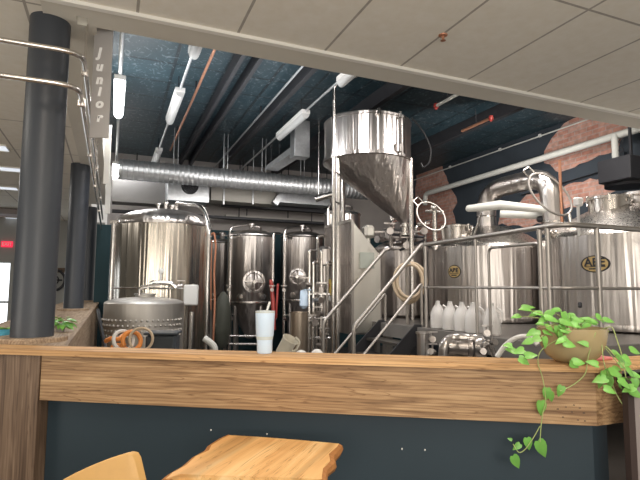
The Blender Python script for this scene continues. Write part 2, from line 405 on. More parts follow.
# ================================================================== SETTING
ZC = 3.03; ZB = 4.10; VW = 6.7; UB = 10.8; UF = 14.0
def slab_uv(v0, v1, u0, u1, z0, z1):
    mb = MB(); mb.prism([W(v0, u0), W(v1, u0), W(v1, u1), W(v0, u1)], z0, z1); return mb
struct('floor', slab_uv(-9, VW + .2, -9, UF + .2, -.1, 0), 'floor')
mb = slab_uv(-9, 9, -9, 3.08, ZC, ZC + .05); mb2 = slab_uv(-9, -.44, 3.08, UF, ZC, ZC + .05); mb.add(mb2.v, mb2.f)
struct('ceiling', mb, 'tile')
struct('ceiling_tin', slab_uv(-.2, VW + .2, 3.3, UB + .2, ZB, ZB + .05), 'tin')
mb = slab_uv(-.2, 9, 3.22, 3.32, ZC - .012, ZB); m2 = slab_uv(-.44, 9, 3.08, 3.22, ZC - .012, ZC + .04); mb.add(m2.v, m2.f)
struct('wall_header', mb, 'drywall')
struct('trim_1', slab_uv(-.46, 9, 3.055, 3.095, ZC - .022, ZC - .0), 'bead')
mb = slab_uv(-.26, -.15, 3.32, UB, ZC - .012, ZB); m2 = slab_uv(-.44, -.26, 3.22, UB, ZC - .012, ZC + .04); mb.add(m2.v, m2.f)
struct('wall_left_bulkhead', mb, 'drywall')
struct('wall_right', slab_uv(VW, VW + .2, 3.3, UB + .2, 0, ZB), 'navy')
mb = slab_uv(-.12, VW, UB, UB + .2, 2.62, ZB); struct('wall_back_upper', mb, 'cream_wall')
mb = slab_uv(-.30, VW, UB, UB + .2, 0, 2.62); struct('wall_back', mb, 'teal_wall')
struct('wall_far', slab_uv(-9, -.2, UF, UF + .2, 0, ZC), 'grey_wall')
struct('wall_left', slab_uv(-9.2, -9, -9, UF + .2, 0, ZC), 'grey_wall')
# far window / glass door in the bar room
mb = slab_uv(-4.2, -2.22, UF - .06, UF - .01, 0.02, 1.93)
w1 = struct('window_1', mb, 'day')
for k_, (a_, b_, m_) in enumerate(((-9, -5.6, 'cap_left'), (-4.9, -4.2, 'dark_iron'), (-1.15, -.75, 'cap'), (-.4, .5, 'dark_iron'), (.9, 1.3, 'cap'), (4.3, 4.8, 'cap'), (5.3, 9, 'cap_left'))):
    q = MB(); q.box(((a_ + b_) / 2, -5.1, ZC / 2), (b_ - a_, .2, ZC)); struct('rear_reflection_strip', q, m_)  # added strips out of view, spaced so the steel tanks reflect streaks
mb = MB()
for a, b in ((-2.24, -2.17), (-3.2, -3.15)): 
    q = slab_uv(a, b, UF - .09, UF - .005, 0, 1.97); mb.add(q.v, q.f)
q = slab_uv(-4.2, -2.17, UF - .09, UF - .005, 1.93, 1.99); mb.add(q.v, q.f)
q = slab_uv(-4.2, -2.17, UF - .09, UF - .005, .98, 1.03); mb.add(q.v, q.f)
struct('trim_2', mb, 'grey_wall')

# exposed brick patches on the right wall
def patch(px, jit=.05, name='trim_3', proud=.012):
    P = [on_v(x, y, VW - .0) for x, y in px]; pts = []
    n = len(P)
    for i in range(n):
        a, b = P[i], P[(i + 1) % n]; L = (b - a).length; k = max(1, int(L / .12))
        for j in range(k):
            p = a.lerp(b, j / k); pts.append(p + UX * random.uniform(-jit, jit) * .6 + Vector((0, 0, random.uniform(-jit, jit) * .6)))
    mb = MB(); mb.extr(pts, -VX * proud); struct(name, mb, 'brick')
patch([(544, 162), (545, 150), (552, 138), (563, 124), (578, 112), (640, 95), (700, 90), (690, 120), (629, 128), (622, 140), (619, 150), (600, 157), (561, 174)], name='trim_3')
patch([(548, 192), (563, 187), (590, 180), (617, 174), (616, 190), (600, 197), (585, 203), (565, 210), (550, 214)], name='trim_4')
patch([(498, 224), (499, 216), (512, 211), (525, 212), (519, 202), (528, 196), (545, 190), (549, 198), (546, 222), (530, 228)], name='trim_5')
patch([(417, 172), (424, 168), (438, 163), (443, 166), (447, 180), (453, 192), (458, 203), (452, 212), (459, 228), (463, 246), (445, 246), (418, 240), (415, 200)], name='trim_6')

# ceiling conduits and joist lines run along U, each its own thing
def run_u(name, v, z, u0, u1, r, m, label, cat='pipe', group=None, flat=None, straps=0):
    mb = MB()
    if flat: 
        q = slab_uv(v - flat[0] / 2, v + flat[0] / 2, u0, u1, z, z + flat[1]); mb.add(q.v, q.f)
    else: mb.cyl(W(v, u0, z), W(v, u1, z), r, 10)
    base = W(v, u0, z); t = thing(name, label, cat, base, group)
    obj('run', mb, m, t)
    for k in range(straps):
        u = u0 + (u1 - u0) * (k + .5) / straps
        s_ = MB(); s_.box(W(v, u, (z + ZB) / 2), (.02, .02, max(.02, ZB - z)), YAW); obj('hanger', s_, 'dark_iron', t)
    return t
run_u('copper_pipe', .93, 3.95, 3.45, 9.6, .017, 'copper', 'thin copper coloured pipe under the dark ceiling between the two left light rows', straps=3)
run_u('conduit', 1.97, 3.98, 3.45, UB - .1, .014, 'galv_flat', 'thin grey conduit on the dark ceiling right of the joist pair', 'conduit', straps=3)
run_u('ceiling_joist', 1.25, 3.94, 3.45, UB - .05, 0, 'dark_iron', 'dark steel joist on the ceiling, left one of the close pair', 'joist', flat=(.05, .16))
run_u('ceiling_joist', 1.45, 3.94, 3.45, UB - .05, 0, 'dark_iron', 'dark steel joist on the ceiling, right one of the close pair', 'joist', flat=(.05, .16))
run_u('ceiling_joist', 2.10, 3.94, 3.45, UB - .05, 0, 'dark_iron', 'dark steel joist beside the thin grey ceiling conduit', 'joist', flat=(.07, .16))
run_u('ceiling_joist', 3.3, 3.90, 3.45, UB - .05, 0, 'dark_iron', 'dark steel joist on the ceiling above the grain hopper', 'joist', flat=(.08, .2))
run_u('ceiling_joist', 5.2, 3.90, 3.45, UB - .05, 0, 'dark_iron', 'dark steel joist on the ceiling near the right wall', 'joist', flat=(.08, .2))

# fluorescent rows
def fixture(v, u0, lit, label, z=3.72):
    t = thing('brewery_light', label, 'ceiling light', W(v, u0 + .6, z), 'tube lights under the dark ceiling')
    b = MB(); q = slab_uv(v - .06, v + .06, u0, u0 + 1.2, z + .02, z + .075); b.add(q.v, q.f); obj('housing', b, 'white', t)
    d = MB(); n = 10; pr = []
    for k in range(n + 1):
        a = math.pi * k / n; pr.append(W(v + .055 * math.cos(a), u0 + .01, z + .02 - .065 * math.sin(a)))
    d.extr(pr, UX * 1.18); obj('diffuser', d, 'tube' if lit else 'diffuser', t)
    h = MB(); 
    for uu in (u0 + .2, u0 + 1.0): h.cyl(W(v, uu, z + .07), W(v, uu, ZB), .006, 6)
    obj('hanger', h, 'dark_iron', t); return t
fixture(.0, 5.8, True, 'glaring lit tube light nearest on the far left of the dark ceiling', 3.66)
fixture(.0, 9.3, True, 'lit tube light at the left end of the ribbed round duct', 3.5)
fixture(.70, 3.95, False, 'white tube light half hidden by the ceiling edge, upper left of copper pipe', 3.8)
fixture(.70, 6.25, False, 'white tube light hanging clear, left of the copper pipe', 3.8)
fixture(.70, 9.2, False, 'small far white tube light just above the ribbed duct', 3.8)
fixture(2.42, 4.0, False, 'white tube light by the ceiling edge above the hopper', 3.8)
fixture(2.42, 6.35, False, 'white tube light hanging beside the rectangular metal duct box', 3.8)
for v, u1, lb in ((.0, 10.6, 'thin bright conduit linking the lit tube lights on the far left'), (.70, 10.4, 'thin conduit linking the tube lights beside the copper pipe'), (2.42, 10.4, 'thin conduit linking the tube lights left of the hopper')):
    run_u('light_conduit', v, 3.86 if v > .5 else 3.75, 3.45, u1, .016 if v > .5 else .022, 'galv_flat', lb, 'conduit')

# ================================================================== HALF WALLS
ZT = 1.08
A = atz(-200, 342.9, ZT); B = atz(597, 366, ZT)      # front lip edge of the cap
A.z = B.z = 0
cd = (B - A).normalized(); cn = Vector((-cd.y, cd.x, 0))   # along / into the scene
hw = thing('half_wall', 'wood-capped half wall across the foreground with sawn fascia and slate panel', 'half wall', (A + B) / 2)
mb = MB()
E1 = B + VX * .62
cap_pts = [A, B, E1, E1 + UX * .16, B + cn * .165 + cd * .0 + UX * .02, A + cn * .165]
mb.prism(cap_pts, ZT - .028, ZT); obj('cap', mb, 'cap', hw)
inn = .018
_r = ray(40.5, 380); F0 = EYE + _r * ((A + cn * .018 - EYE).dot(cn) / _r.dot(cn)); F0 = A + cd * (F0 - A).dot(cd); F0.z = 0
zb = .832
mb = MB(); mb.prism([F0 + cn * inn, B + cn * inn - cd * .004, B + cn * (inn + .04) - cd * .004, F0 + cn * (inn + .04)], zb, ZT - .028)
obj('fascia_board', mb, 'fascia', hw)
R1 = B + cn * inn - cd * .004; R2 = R1 + VX * .165
mb = MB(); mb.prism([R1 + VX * .001, R2, R2 + UX * .05, R1 + UX * .05], zb, ZT - .029)
obj('return_board', mb, 'fascia', hw)
mb = MB(); mb.prism([F0 + cn * .085, B + cn * .085 , R2 + UX * .085, R2 + UX * .14, B + cn * .16, F0 + cn * .16], .0, ZT - .03)
obj('lower_panel', mb, 'panel', hw)
mb = MB(); mb.prism([A + cn * .012, F0 + cn * .012 - cd * .004, F0 + cn * .16 - cd * .004, A + cn * .16], 0, ZT - .028)
obj('corner_post', mb, 'post', hw)
# nail heads and knots
mb = MB()
for x, y in ((52, 363), (462, 370), (235, 404), (465, 368), (520, 371)):
    pass
for (px, py) in ((558, 409), (566, 407), (572, 412), (580, 408), (584, 413), (563, 417), (578, 420), (585, 421), (574, 405)):
    r = ray(px, py); p = EYE + r * ((B + cn * inn - EYE).dot(cn) / r.dot(cn)); mb.ball(p, .006, .6 + random.random() * .6, .2, .4, 8, 4)
obj('knot', mb, 'brownframe', hw)
mb = MB()
for (px, py) in ((211, 430), (267, 434), (402, 449), (425, 450)):
    r = ray(px, py); p = EYE + r * ((B + cn * .085 - EYE).dot(cn) / r.dot(cn)); mb.ball(p, .004, 1, .5, 1.2, 8, 4)
obj('screw_head', mb, 'white', hw)

lw = thing('half_wall', 'weathered wood-capped half wall running back on the left under the columns', 'half wall', W(-.45, 4))
def ufront(v, gap):      # where the line behind the front wall crosses a given v
    p = A + cn * gap; t_ = (v - p.dot(VX)) / cd.dot(VX); return (p + cd * t_).dot(UX)
def wall_piece(v0, v1, gap, z0, z1):
    mb = MB(); mb.prism([W(v0, ufront(v0, gap)), W(v1, ufront(v1, gap)), W(v1, 12.2), W(v0, 12.2)], z0, z1); return mb
mb = wall_piece(-.85, -.20, .167, ZT - .03, ZT); obj('cap', mb, 'cap_left', lw)
mb = wall_piece(-.80, -.23, .175, 0, ZT - .031); obj('body', mb, 'grey_wall', lw)
mb = wall_piece(-.229, -.205, .175, 0, ZT - .031); obj('side_board', mb, 'cap_left', lw)

cl = ['thick black round column nearest on the left, rising from a wooden collar', 'middle black round column on the left half wall', 'farthest black round column on the left half wall']
for k in range(3):
    c = W(-.44 if k else -.41, 3.37 + 4 * k, ZT); r = .122 if k else .113
    t = thing('column', cl[k], 'column', c, 'black columns on the left half wall')
    mb = MB(); mb.lathe([(r, 0.0), (r, ZC - ZT)], c, 32); obj('shaft', mb, 'column', t)
    mb = MB(); mb.lathe([(.19, 0), (.19, .02), (.185, .026), (r + .001, .026)], c, 40); obj('collar', mb, 'cap_left', t)

# grey shuttered panel at the right edge
p0 = atz(627, 381, 1.03); p0.z = 0
gp = thing('shutter_panel', 'pinkish grey moulded panel in a dark brown frame at the right edge', 'panel', p0)
d = VX.lerp(cd, .35).normalized(); n = Vector((-d.y, d.x, 0))
mb = MB(); mb.prism([p0, p0 + d * .03, p0 + d * .03 + n * .03, p0 + n * .03], 0, 1.03); mb.prism([p0 + d * .03, p0 + d * .8, p0 + d * .8 + n * .09, p0 + d * .03 + n * .09], 1.005, 1.03); obj('frame', mb, 'brownframe', gp)
mb = MB(); mb.prism([p0 + d * .031 + n * .01, p0 + d * .8 + n * .01, p0 + d * .8 + n * .05, p0 + d * .031 + n * .05], 0, 1.004)
obj('panel', mb, 'greydoor', gp)
mb = MB(); a = p0 + d * .075 + n * .006; b = p0 + d * .7 + n * .006
mb.tube([a + Vector((0, 0, .2)), a + Vector((0, 0, .93)), b + Vector((0, 0, .93)), b + Vector((0, 0, .2))], .008, seg=6, closed=True); obj('moulding', mb, 'brownframe', gp)

# ================================================================== FOREGROUND THINGS
# tumbler
c = atz(264.5, 353, ZT)
t = thing('tumbler', 'pale blue insulated tumbler with a straw standing on the wood cap', 'cup', c)
mb = MB(); mb.lathe([(.0345, 0), (.037, .004), (.0385, .078), (.0385, .08)], c, 32); mb.lathe([(.0405, .08), (.043, .085), (.0475, .190), (.0475, .194)], c, 32); obj('body', mb, 'ice', t)
mb = MB(); mb.lathe([(.0395, .066), (.0412, .081), (.0395, .084)], c, 32); obj('band', mb, mat('pale_grey_band', (.58, .66, .68), .5), t)
mb = MB(); mb.lathe([(.0470, .194), (.0485, .197), (.048, .203), (.040, .204), (.039, .200)], c, 32); obj('lid', mb, mat('clear_lid', (.62, .68, .70), .2), t)
mb = MB(); mb.tube([c + Vector((.008, 0, .20)), c + Vector((.022, 0, .248))], .0055, seg=10); obj('straw', mb, 'white', t)

# live-edge table
ZTb = .75
def tz(px, py): p = atz(px, py, ZTb); p.z = 0; return p
TL, TR, BL, BR = tz(229, 435), tz(339, 443.5), tz(180, 474), tz(322, 479)
outl = [TL, tz(262, 437), tz(300, 440), TR, tz(337, 447), tz(330, 454), tz(331, 461), tz(323, 468), tz(322, 475), BR, tz(290, 477.5), tz(230, 476), BL, tz(165, 479), tz(172, 473), tz(186, 465), tz(196, 456), tz(208, 450), tz(211, 445), tz(222, 438)]
tb = thing('live_edge_table', 'orange wood live-edge slab table against the slate panel', 'table', (TL + BR) / 2)
mb = MB(); mb.prism(outl, ZTb - .042, ZTb); obj('tabletop', mb, 'slab', tb)
def edge(pts):
    m = MB(); path = [Vector((p.x, p.y, ZTb - .02)) for p in pts]
    m.tube(path, [.018 + .004 * random.random() for _ in path], seg=8); return m
obj('bark_edge', edge(outl[13:20] + [TL]), 'bark', tb); obj('bark_edge', edge(outl[3:10]), 'bark', tb)
cc = sum(outl, Vector()) / len(outl)
mb = MB(); mb.box(cc + Vector((0, 0, .36)), (.07, .07, .70), CANG); obj('pedestal', mb, 'dark_iron', tb)
mb = MB(); mb.box(cc + Vector((0, 0, .012)), (.36, .34, .022), CANG, bev=.004); obj('base', mb, 'dark_iron', tb)

# tan chair (only the shoulder of the back shows)
cb = at(107, 470, 1.72); 
ch = thing('dining_chair', 'tan leather dining chair with rounded back left of the slab table', 'chair', (cb.x, cb.y - .1, 0))
# back: a curved sheet following measured crest
crest = [(56, 490, 1.60), (68, 479, 1.63), (80, 472.5, 1.66), (95, 465.5, 1.69), (110, 459.5, 1.72), (124, 455, 1.74), (133, 452.5, 1.76), (138, 453.5, 1.765), (141, 459, 1.768)]
top = [at(x - 6, y + 1, D) for x, y, D in crest]
bot = [Vector((p.x - .01 + (.02 if i > 5 else 0), p.y - .05 - .0 * i, .46)) for i, p in enumerate(top)]
last = at(141, 482, 1.768)
rows = []
for i, p in enumerate(top):
    rows.append([p.lerp(bot[i], k / 6) for k in range(7)])
for k, p in enumerate(rows[-1]):
    if k: rows[-1][k] = last + Vector((.012 * k * .5, -.008 * k, -.05 * (k - .6)))
th = Vector((.012, .030, 0)); nr = len(rows)
vs = [p for r_ in rows for p in r_] + [p + th for r_ in rows for p in r_]; off = nr * 7; fs = []
for i in range(nr - 1):
    for k in range(6):
        a = i * 7 + k; fs += [(a, a + 1, a + 8, a + 7), (a + off, a + 7 + off, a + 8 + off, a + 1 + off)]
for i in range(nr - 1):
    a = i * 7; fs += [(a, a + 7, a + 7 + off, a + off), (a + 6, a + 6 + off, a + 13 + off, a + 13)]
for k in range(6):
    fs += [(k, k + off, k + 1 + off, k + 1)]; a = (nr - 1) * 7 + k; fs += [(a, a + 1, a + 1 + off, a + off)]
mb = MB(); mb.add(vs, fs); bk = obj('backrest', mb, 'leather', ch, sharp=60)
bv = bk.modifiers.new('bevel', 'BEVEL'); bv.width = .008; bv.segments = 3
sc_ = Vector((cb.x - .03, cb.y - .23, .45))
mb = MB(); mb.box(sc_, (.42, .40, .06), math.radians(15), bev=.02); obj('seat', mb, 'leather', ch)
for sx in (-1, 1):
    for sy in (-1, 1):
        mb = MB(); mb.cyl(sc_ + Vector((sx * .17, sy * .16, -.03)), Vector((sc_.x + sx * .21, sc_.y + sy * .19, 0)), .012, 8); obj('leg', mb, 'dark_iron', ch)

# potted pothos
pc = atz(564, 358, ZT) + cn * .0
pc = B + cd * ((pc - B).dot(cd)) + cn * .088; pc.z = ZT
pl = thing('potted_pothos', 'trailing green pothos in a glassy amber bowl on the wood cap', 'potted plant', pc)
R_ = .140; pc = pc + cn * .02
mb = MB(); mb.lathe([(.055, 0), (.075, .004), (.108, .03), (.130, .07), (.140, .115), (.143, .150), (.137, .150), (.134, .115), (.122, .07), (.09, .035), (.02, .02)], pc, 40); obj('bowl', mb, 'pot', pl)
mb = MB(); mb.lathe([(.128, .10), (.131, .125), (.08, .135), (.01, .138)], pc, 24); obj('soil', mb, 'soil', pl)
Dp = pc.y
leafM = MB(); stemM = MB()
def leaf(p, s, dirv, nrm, fold=.25):
    d_ = dirv.normalized(); n_ = (nrm - d_ * nrm.dot(d_)).normalized(); x_ = d_.cross(n_)
    shape = [(0, 0), (.15, -.09), (.28, .0), (.335, .20), (.30, .43), (.20, .66), (.09, .85), (0, 1.0)]
    vs = []; 
    for w, l in shape: vs.append(p + d_ * (l * s) + n_ * (-.18 * s * l * l))
    mid = [p + d_ * (l * s * (1 if i else 1)) + n_ * (-.18 * s * l * l) for i, (w, l) in enumerate([(0, .0), (0, .04), (0, .1), (0, .25), (0, .45), (0, .68), (0, .86), (0, 1)])]
    L_ = [mid[i] + x_ * (w * s) + n_ * (fold * w * s) + d_ * ((l - [0, .04, .1, .25, .45, .68, .86, 1][i]) * s) for i, (w, l) in enumerate(shape)]
    R__ = [mid[i] - x_ * (w * s) + n_ * (fold * w * s) + d_ * ((l - [0, .04, .1, .25, .45, .68, .86, 1][i]) * s) for i, (w, l) in enumerate(shape)]
    vv = mid + L_ + R__; f_ = []
    for i in range(7):
        f_ += [(i, i + 1, 8 + i + 1, 8 + i), (i, 16 + i, 16 + i + 1, i + 1)]
    f_ = [tuple(dict.fromkeys(q)) for q in f_]
    th_ = n_ * -.0012
    n0 = len(vv); leafM.add(vv + [q + th_ for q in vv], f_ + [tuple(i + n0 for i in q[::-1]) for q in f_])
def vine(pts, r=.0022):
    stemM.tube(pts, r, bend=.03, seg=6)
cam_n = Vector((0, -1, .25))
def lf(px, py, D, s, ang, up=.5):
    """leaf at its stalk end, pointing ang degrees (image, clockwise from right)"""
    p = at(px, py, D); a = math.radians(ang)
    leaf(p, s, Vector((math.cos(a), random.uniform(-.25, .25), -math.sin(a))), Vector((random.uniform(-.3, .3), -1, up)))
    return p
top_c = pc + Vector((0, 0, .15))
for (px, py, D, s, ang, up) in [
    (552, 312, Dp, .060, 150, 1.6), (545, 318, Dp - .08, .070, 10, 1.4), (560, 310, Dp + .03, .055, 175, 1.6), (530, 310, Dp - .1, .052, 190, 1.5),
    (523, 308, Dp - .05, .06, -10, 1.8), (575, 317, Dp - .06, .075, 170, 1.2), (560, 322, Dp - .10, .065, 10, 1.2), (590, 322, Dp - .03, .06, 200, 1.3),
    (546, 327, Dp - .12, .06, 20, 1.0), (520, 316, Dp - .1, .042, 175, 1.2), (563, 343, Dp - .16, .06, 10, .6), (580, 325, Dp, .05, -10, 1.4),
    (596, 316, Dp - .08, .055, 30, 1.0), (604, 320, Dp - .10, .050, 5, 1.0), (540, 338, Dp - .15, .05, 170, .6), (532, 340, Dp - .18, .045, 160, .5),
    (524, 350, Dp - .2, .05, 170, .7), (516, 352, Dp - .2, .045, 200, .7), (525, 356, Dp - .22, .05, -10, .7), (512, 346, Dp - .2, .04, 190, .8), (519, 358, Dp - .22, .05, 30, .5),
    (598, 365, Dp - .2, .05, 200, .6), (610, 372, Dp - .2, .065, 10, .8), (618, 380, Dp - .22, .06, 30, .8), (628, 390, Dp - .2, .075, 20, .8), (606, 378, Dp - .22, .06, 170, .6),
    (620, 366, Dp - .1, .06, -20, 1), (604, 388, Dp - .24, .05, 20, .5), (573, 362, Dp - .26, .055, 0, .8), (630, 374, Dp - .15, .05, 10, 1), (612, 352, Dp - .05, .045, 20, 1), (588, 345, Dp - .15, .045, 200, .8)]:
    p = lf(px, py, D, s, ang, up)
    q = top_c + (p - top_c) * .25; q.z = pc.z + .145
    if D > Dp - .17: vine([pc + Vector((0, 0, .13)) + (q - top_c) * .6, q.lerp(p, .5) + Vector((0, 0, .02)), p], .0018)
for k in range(26):
    p_ = (random.uniform(535, 592), random.uniform(312, 340)); lf(p_[0], p_[1], Dp - .05 - (p_[1] - 312) * .004, random.uniform(.03, .055), random.choice((10, 160, 190, 30, 80)), random.uniform(.6, 1.6))
for k in range(12):
    lf(random.uniform(600, 636), random.uniform(350, 392), Dp - random.uniform(.12, .24), random.uniform(.035, .06), random.choice((10, 160, 40, 90)), .8)
FD = lambda px, py, o=.0: (lambda r: EYE + r * ((B - cn * (.012 + o) - EYE).dot(cn) / r.dot(cn)))(ray(px, py))
rim = pc + Vector((-.07, -.13, .14))
v1 = [rim, FD(540, 350), FD(537, 362), FD(542, 375), FD(545, 390), FD(546, 402), FD(543, 412), FD(541, 425), FD(540, 442)]
vine(v1)
vine([FD(540, 426), FD(534, 437), FD(526, 449), FD(519, 454), FD(513, 444)], .002)
v2 = [pc + Vector((.03, -.14, .14)), FD(588, 356), FD(586, 375), FD(572, 386), FD(560, 391)]
vine(v2)
v3 = [pc + Vector((.12, -.08, .14)), at(600, 330, Dp - .1), FD(604, 365), FD(612, 383), FD(618, 398), FD(628, 412), FD(640, 416)]
vine(v3)
vine([pc + Vector((.12, -.02, .14)), at(612, 325, Dp - .05), at(622, 355, Dp - .1), FD(626, 378)])
def fl(px, py, s, ang):
    a = math.radians(ang); leaf(FD(px, py), s, Vector((math.cos(a), 0, -math.sin(a))), Vector((random.uniform(-.3, .1), -1, .2)), .18)
fl(547, 388, .055, 95); fl(541, 401, .065, 88); fl(562, 386, .05, 110); fl(550, 392, .045, 80); fl(538, 441, .080, 62); fl(527, 438, .055, 78); fl(513, 456, .062, 62); fl(520, 444, .04, 140); fl(512, 440, .02, 200)
fl(570, 363, .05, 20); fl(620, 382, .08, 22); fl(612, 372, .06, 160)
obj('foliage', leafM, 'leaf', pl, sharp=60); obj('vines', stemM, 'stem', pl)
# ================================================================== BAR ROOM DETAILS ON THE LEFT
pipes = (('upper', 2.71), ('lower', 2.515))
for k, (nm, z) in enumerate(pipes):
    mb = MB(); mb.tube([W(-6, 3.03, z), W(-.20 - .01 * k, 3.03, z), W(-.20 - .01 * k, 10.7, z)], .0155, bend=.12, seg=12)
    t = thing('beer_line_pipe', f'{nm} one of two polished pipes bending past the nearest black column', 'pipe', W(-.2, 3.03, z))
    obj('run', mb, 'pipe', t)
    for u in (3.3, 4.6, 6.0, 8.0):
        s_ = MB(); s_.box(W(-.20 - .01 * k, u, z), (.04, .03, .045), YAW); s_.cyl(W(-.20 - .01 * k, u + .03 * k, z), W(-.20 - .01 * k, u + .03 * k, ZC - .012), .004, 6); obj('clamp', s_, 'pipe', t)
sg = W(-.135, 3.0, ZC)
# hanging name sign beside the bulkhead
sp = at(101, 24, 3.08)
t = thing('hanging_sign', 'narrow grey vertical sign with white stacked letters under the ceiling edge', 'sign', (sp.x, sp.y, ZC - .012))
def sz(y): return at(101, y, 3.08).z
mb = MB(); cx = (at(92.5, 60, 3.08) + at(110, 60, 3.08)) / 2
mb.box((cx.x, 3.08 + .02, (ZC + .3 + sz(137)) / 2), (.118, .012, ZC + .3 - sz(137)), 0.0); obj('board', mb, 'sign', t)
for chh, y, s in (('J', 52, .085), ('u', 66, .085), ('n', 79, .085), ('i', 91, .085), ('o', 103, .085), ('r', 117, .08)):
    text('lettering', chh, s, .002, 'signwhite', t, (at(99, y, 3.08).x, 3.08 + .012, sz(y)), (1, 0, -.03), (.15, 0, 1), .004)
# strips of hanging pennants farther along
for k, (u, w, h, lb) in enumerate(((4.6, .05, .62, 'pale narrow hanging strip behind the lettered sign'), (6.4, .07, .72, 'pale hanging strip with faint print midway along the bulkhead'), (8.6, .08, .78, 'pale hanging strip farthest along the bulkhead'))):
    mb = MB(); mb.box(W(-.10, u, ZC + .30 - h / 2), (w, .012, h), 0); mb.box(W(-.14, u, ZC + .28), (.06, .02, .02), YAW)
    tag(obj('hanging_strip', mb, 'bead', org=W(-.10, u, ZC)), lb, 'sign')

t = thing('exit_sign', 'small glowing red exit sign on the far grey wall', 'exit sign', on_u(7, 248, UF - .02))
e0 = on_u(1.5, 247.5, UF - .03); e1 = on_u(12.5, 241, UF - .03); mb = MB(); ce = (e0 + e1) / 2
mb.box(ce, (.24, .05, .14), YAW, bev=.01); obj('housing', mb, 'exit', t)
text('lettering', 'EXIT', .10, .003, 'signwhite', t, ce - UX * .03, VX, (0, 0, 1), .002)
for k, (px, py, v0, lb) in enumerate(((-6, 147, 0, 'bright square ceiling panel light nearest on the left'), (10, 169, 0, 'pale blue ceiling panel light behind the nearest column, upper one'), (8, 188, 0, 'dim ceiling panel light behind the nearest column, middle one'), (12, 218, 0, 'small ceiling panel light farthest over the bar room'))):
    p = atz(px, py, ZC - .006); mb = MB(); mb.box(p, (.26, .26, .012), YAW)
    tt = thing('panel_light', lb, 'ceiling light', p); obj('lens', mb, 'troffer', tt)
    mb = MB(); mb.tube([p + VX * .14 * a + UX * .14 * b + Vector((0, 0, -.002)) for a, b in ((-1, -1), (1, -1), (1, 1), (-1, 1))], .012, seg=6, closed=True); obj('frame', mb, 'bead', tt)
p = atz(13, 210, ZC - .01); mb = MB(); mb.box(p + Vector((0, 0, -.06)), (.7, .5, .12), YAW, bev=.01)
tag(obj('wall_speaker', mb, 'greydoor', org=p), 'dim square ceiling fitting beyond the nearest black column', 'ceiling fitting')
# coat rail on the far wall
t = thing('coat_rail', 'narrow wooden peg rail on the far wall between the columns', 'coat rail', on_u(60, 271, UF - .02))
q0 = on_u(54, 272.5, UF - .02); q1 = on_u(67, 268, UF - .02); mb = MB(); mb.box((q0 + q1) / 2, ((q1 - q0).length, .03, .12), YAW); obj('rail', mb, 'post', t)
for k in range(4):
    mb = MB(); p = q0.lerp(q1, (k + .5) / 4); p.z = (q0.z + q1.z) / 2; mb.cyl(p, p - UX * .09, .012, 6); obj('peg', mb, 'dark_iron', t)
# second plant and a blue cloth behind the near column
p = atz(60, 332, ZT)
t = thing('potted_plant', 'small green leafy plant on the left half wall behind the nearest column', 'potted plant', p)
mb = MB(); mb.lathe([(.025, 0), (.034, .045), (.036, .05), (.03, .045)], p, 16); obj('pot', mb, 'greydoor', t)
leafM = MB()
for k in range(34):
    a = random.uniform(0, 6.28); e = random.uniform(-.3, .9)
    leaf(p + Vector((0, 0, .06)) + Vector((math.cos(a), math.sin(a), e)) * random.uniform(.01, .07), random.uniform(.035, .065), Vector((math.cos(a), math.sin(a), e - .4)), Vector((0, -.3, 1)))
obj('foliage', leafM, 'leaf', t, sharp=60)
p = atz(3, 338, ZT); leafM = MB()
t = thing('potted_plant', 'green plant left of the nearest column at the left edge', 'potted plant', p)
mb = MB(); mb.lathe([(.035, 0), (.045, .05), (.048, .055), (.04, .05)], p, 16); obj('pot', mb, 'blue', t)
for k in range(16):
    a = random.uniform(0, 6.28); leaf(p + Vector((0, 0, .04)), random.uniform(.04, .08), Vector((math.cos(a), math.sin(a), .5)), Vector((0, -.3, 1)))
obj('foliage', leafM, 'leaf', t, sharp=60)
# wall mounted bicycle-like dark round thing kept as round wall fan
p = on_u(53, 280, UF - .05)
t = thing('wall_fan', 'dark round wall fan partly hidden behind the nearest column', 'fan', p)
mb = MB(); mb.ring(p, .26, .03, UX); mb.ring(p, .12, .015, UX); obj('cage', mb, 'dark_iron', t)
mb = MB()
for k in range(5):
    a = k * 1.257; mb.cyl(p, p + VX * .2 * math.cos(a) + Vector((0, 0, .2 * math.sin(a))), .02, 6)
obj('blades', mb, 'dark_iron', t)

# ================================================================== DUCTS AND OVERHEAD PIPES
# ribbed round duct
t = thing('round_duct', 'long ribbed silver round duct crossing under the dark ceiling', 'duct', W(.06, 8.65, 3.29))
prof = []; L = 4.9; n = 62
for k in range(n):
    x = L * k / (n - 1)
    prof += [(.165, x), (.165, x + .05), (.174, x + .058), (.174, x + .066)]
mb = MB(); mb.lathe(prof, W(.04, 8.65, 3.30), 24, VX); obj('duct', mb, 'galv_flat', t)
for v in (.9, 1.75, 2.45, 3.2):
    mb = MB(); mb.ring(W(v, 8.65, 3.30), .18, .008, VX); mb.cyl(W(v, 8.65, 3.47), W(v, 8.65, ZB), .008, 6); mb.cyl(W(v + .07, 8.65, 3.47), W(v + .07, 8.65, ZB), .006, 6); obj('hanger', mb, 'galv_flat', t)
# HVAC box with round port
t = thing('air_handler', 'square galvanised air box with a dark round port under the duct', 'air unit', on_u(188, 198, 9.3))
a0 = on_u(167, 200, 9.3); a1 = on_u(210, 176, 9.3); cxx = (a0 + a1) / 2; wv = abs((a1 - a0).dot(VX))
mb = MB(); mb.box(cxx + UX * .3, (wv, .6, abs(a1.z - a0.z)), YAW, bev=.01); obj('body', mb, 'galv_flat', t)
pc2 = on_u(190, 186, 9.29); mb = MB(); mb.lathe([(.155, 0), (.155, .02), (.14, .02), (.13, .005)], pc2 + UX * .015, 24, -UX); obj('port', mb, 'dark_iron', t)
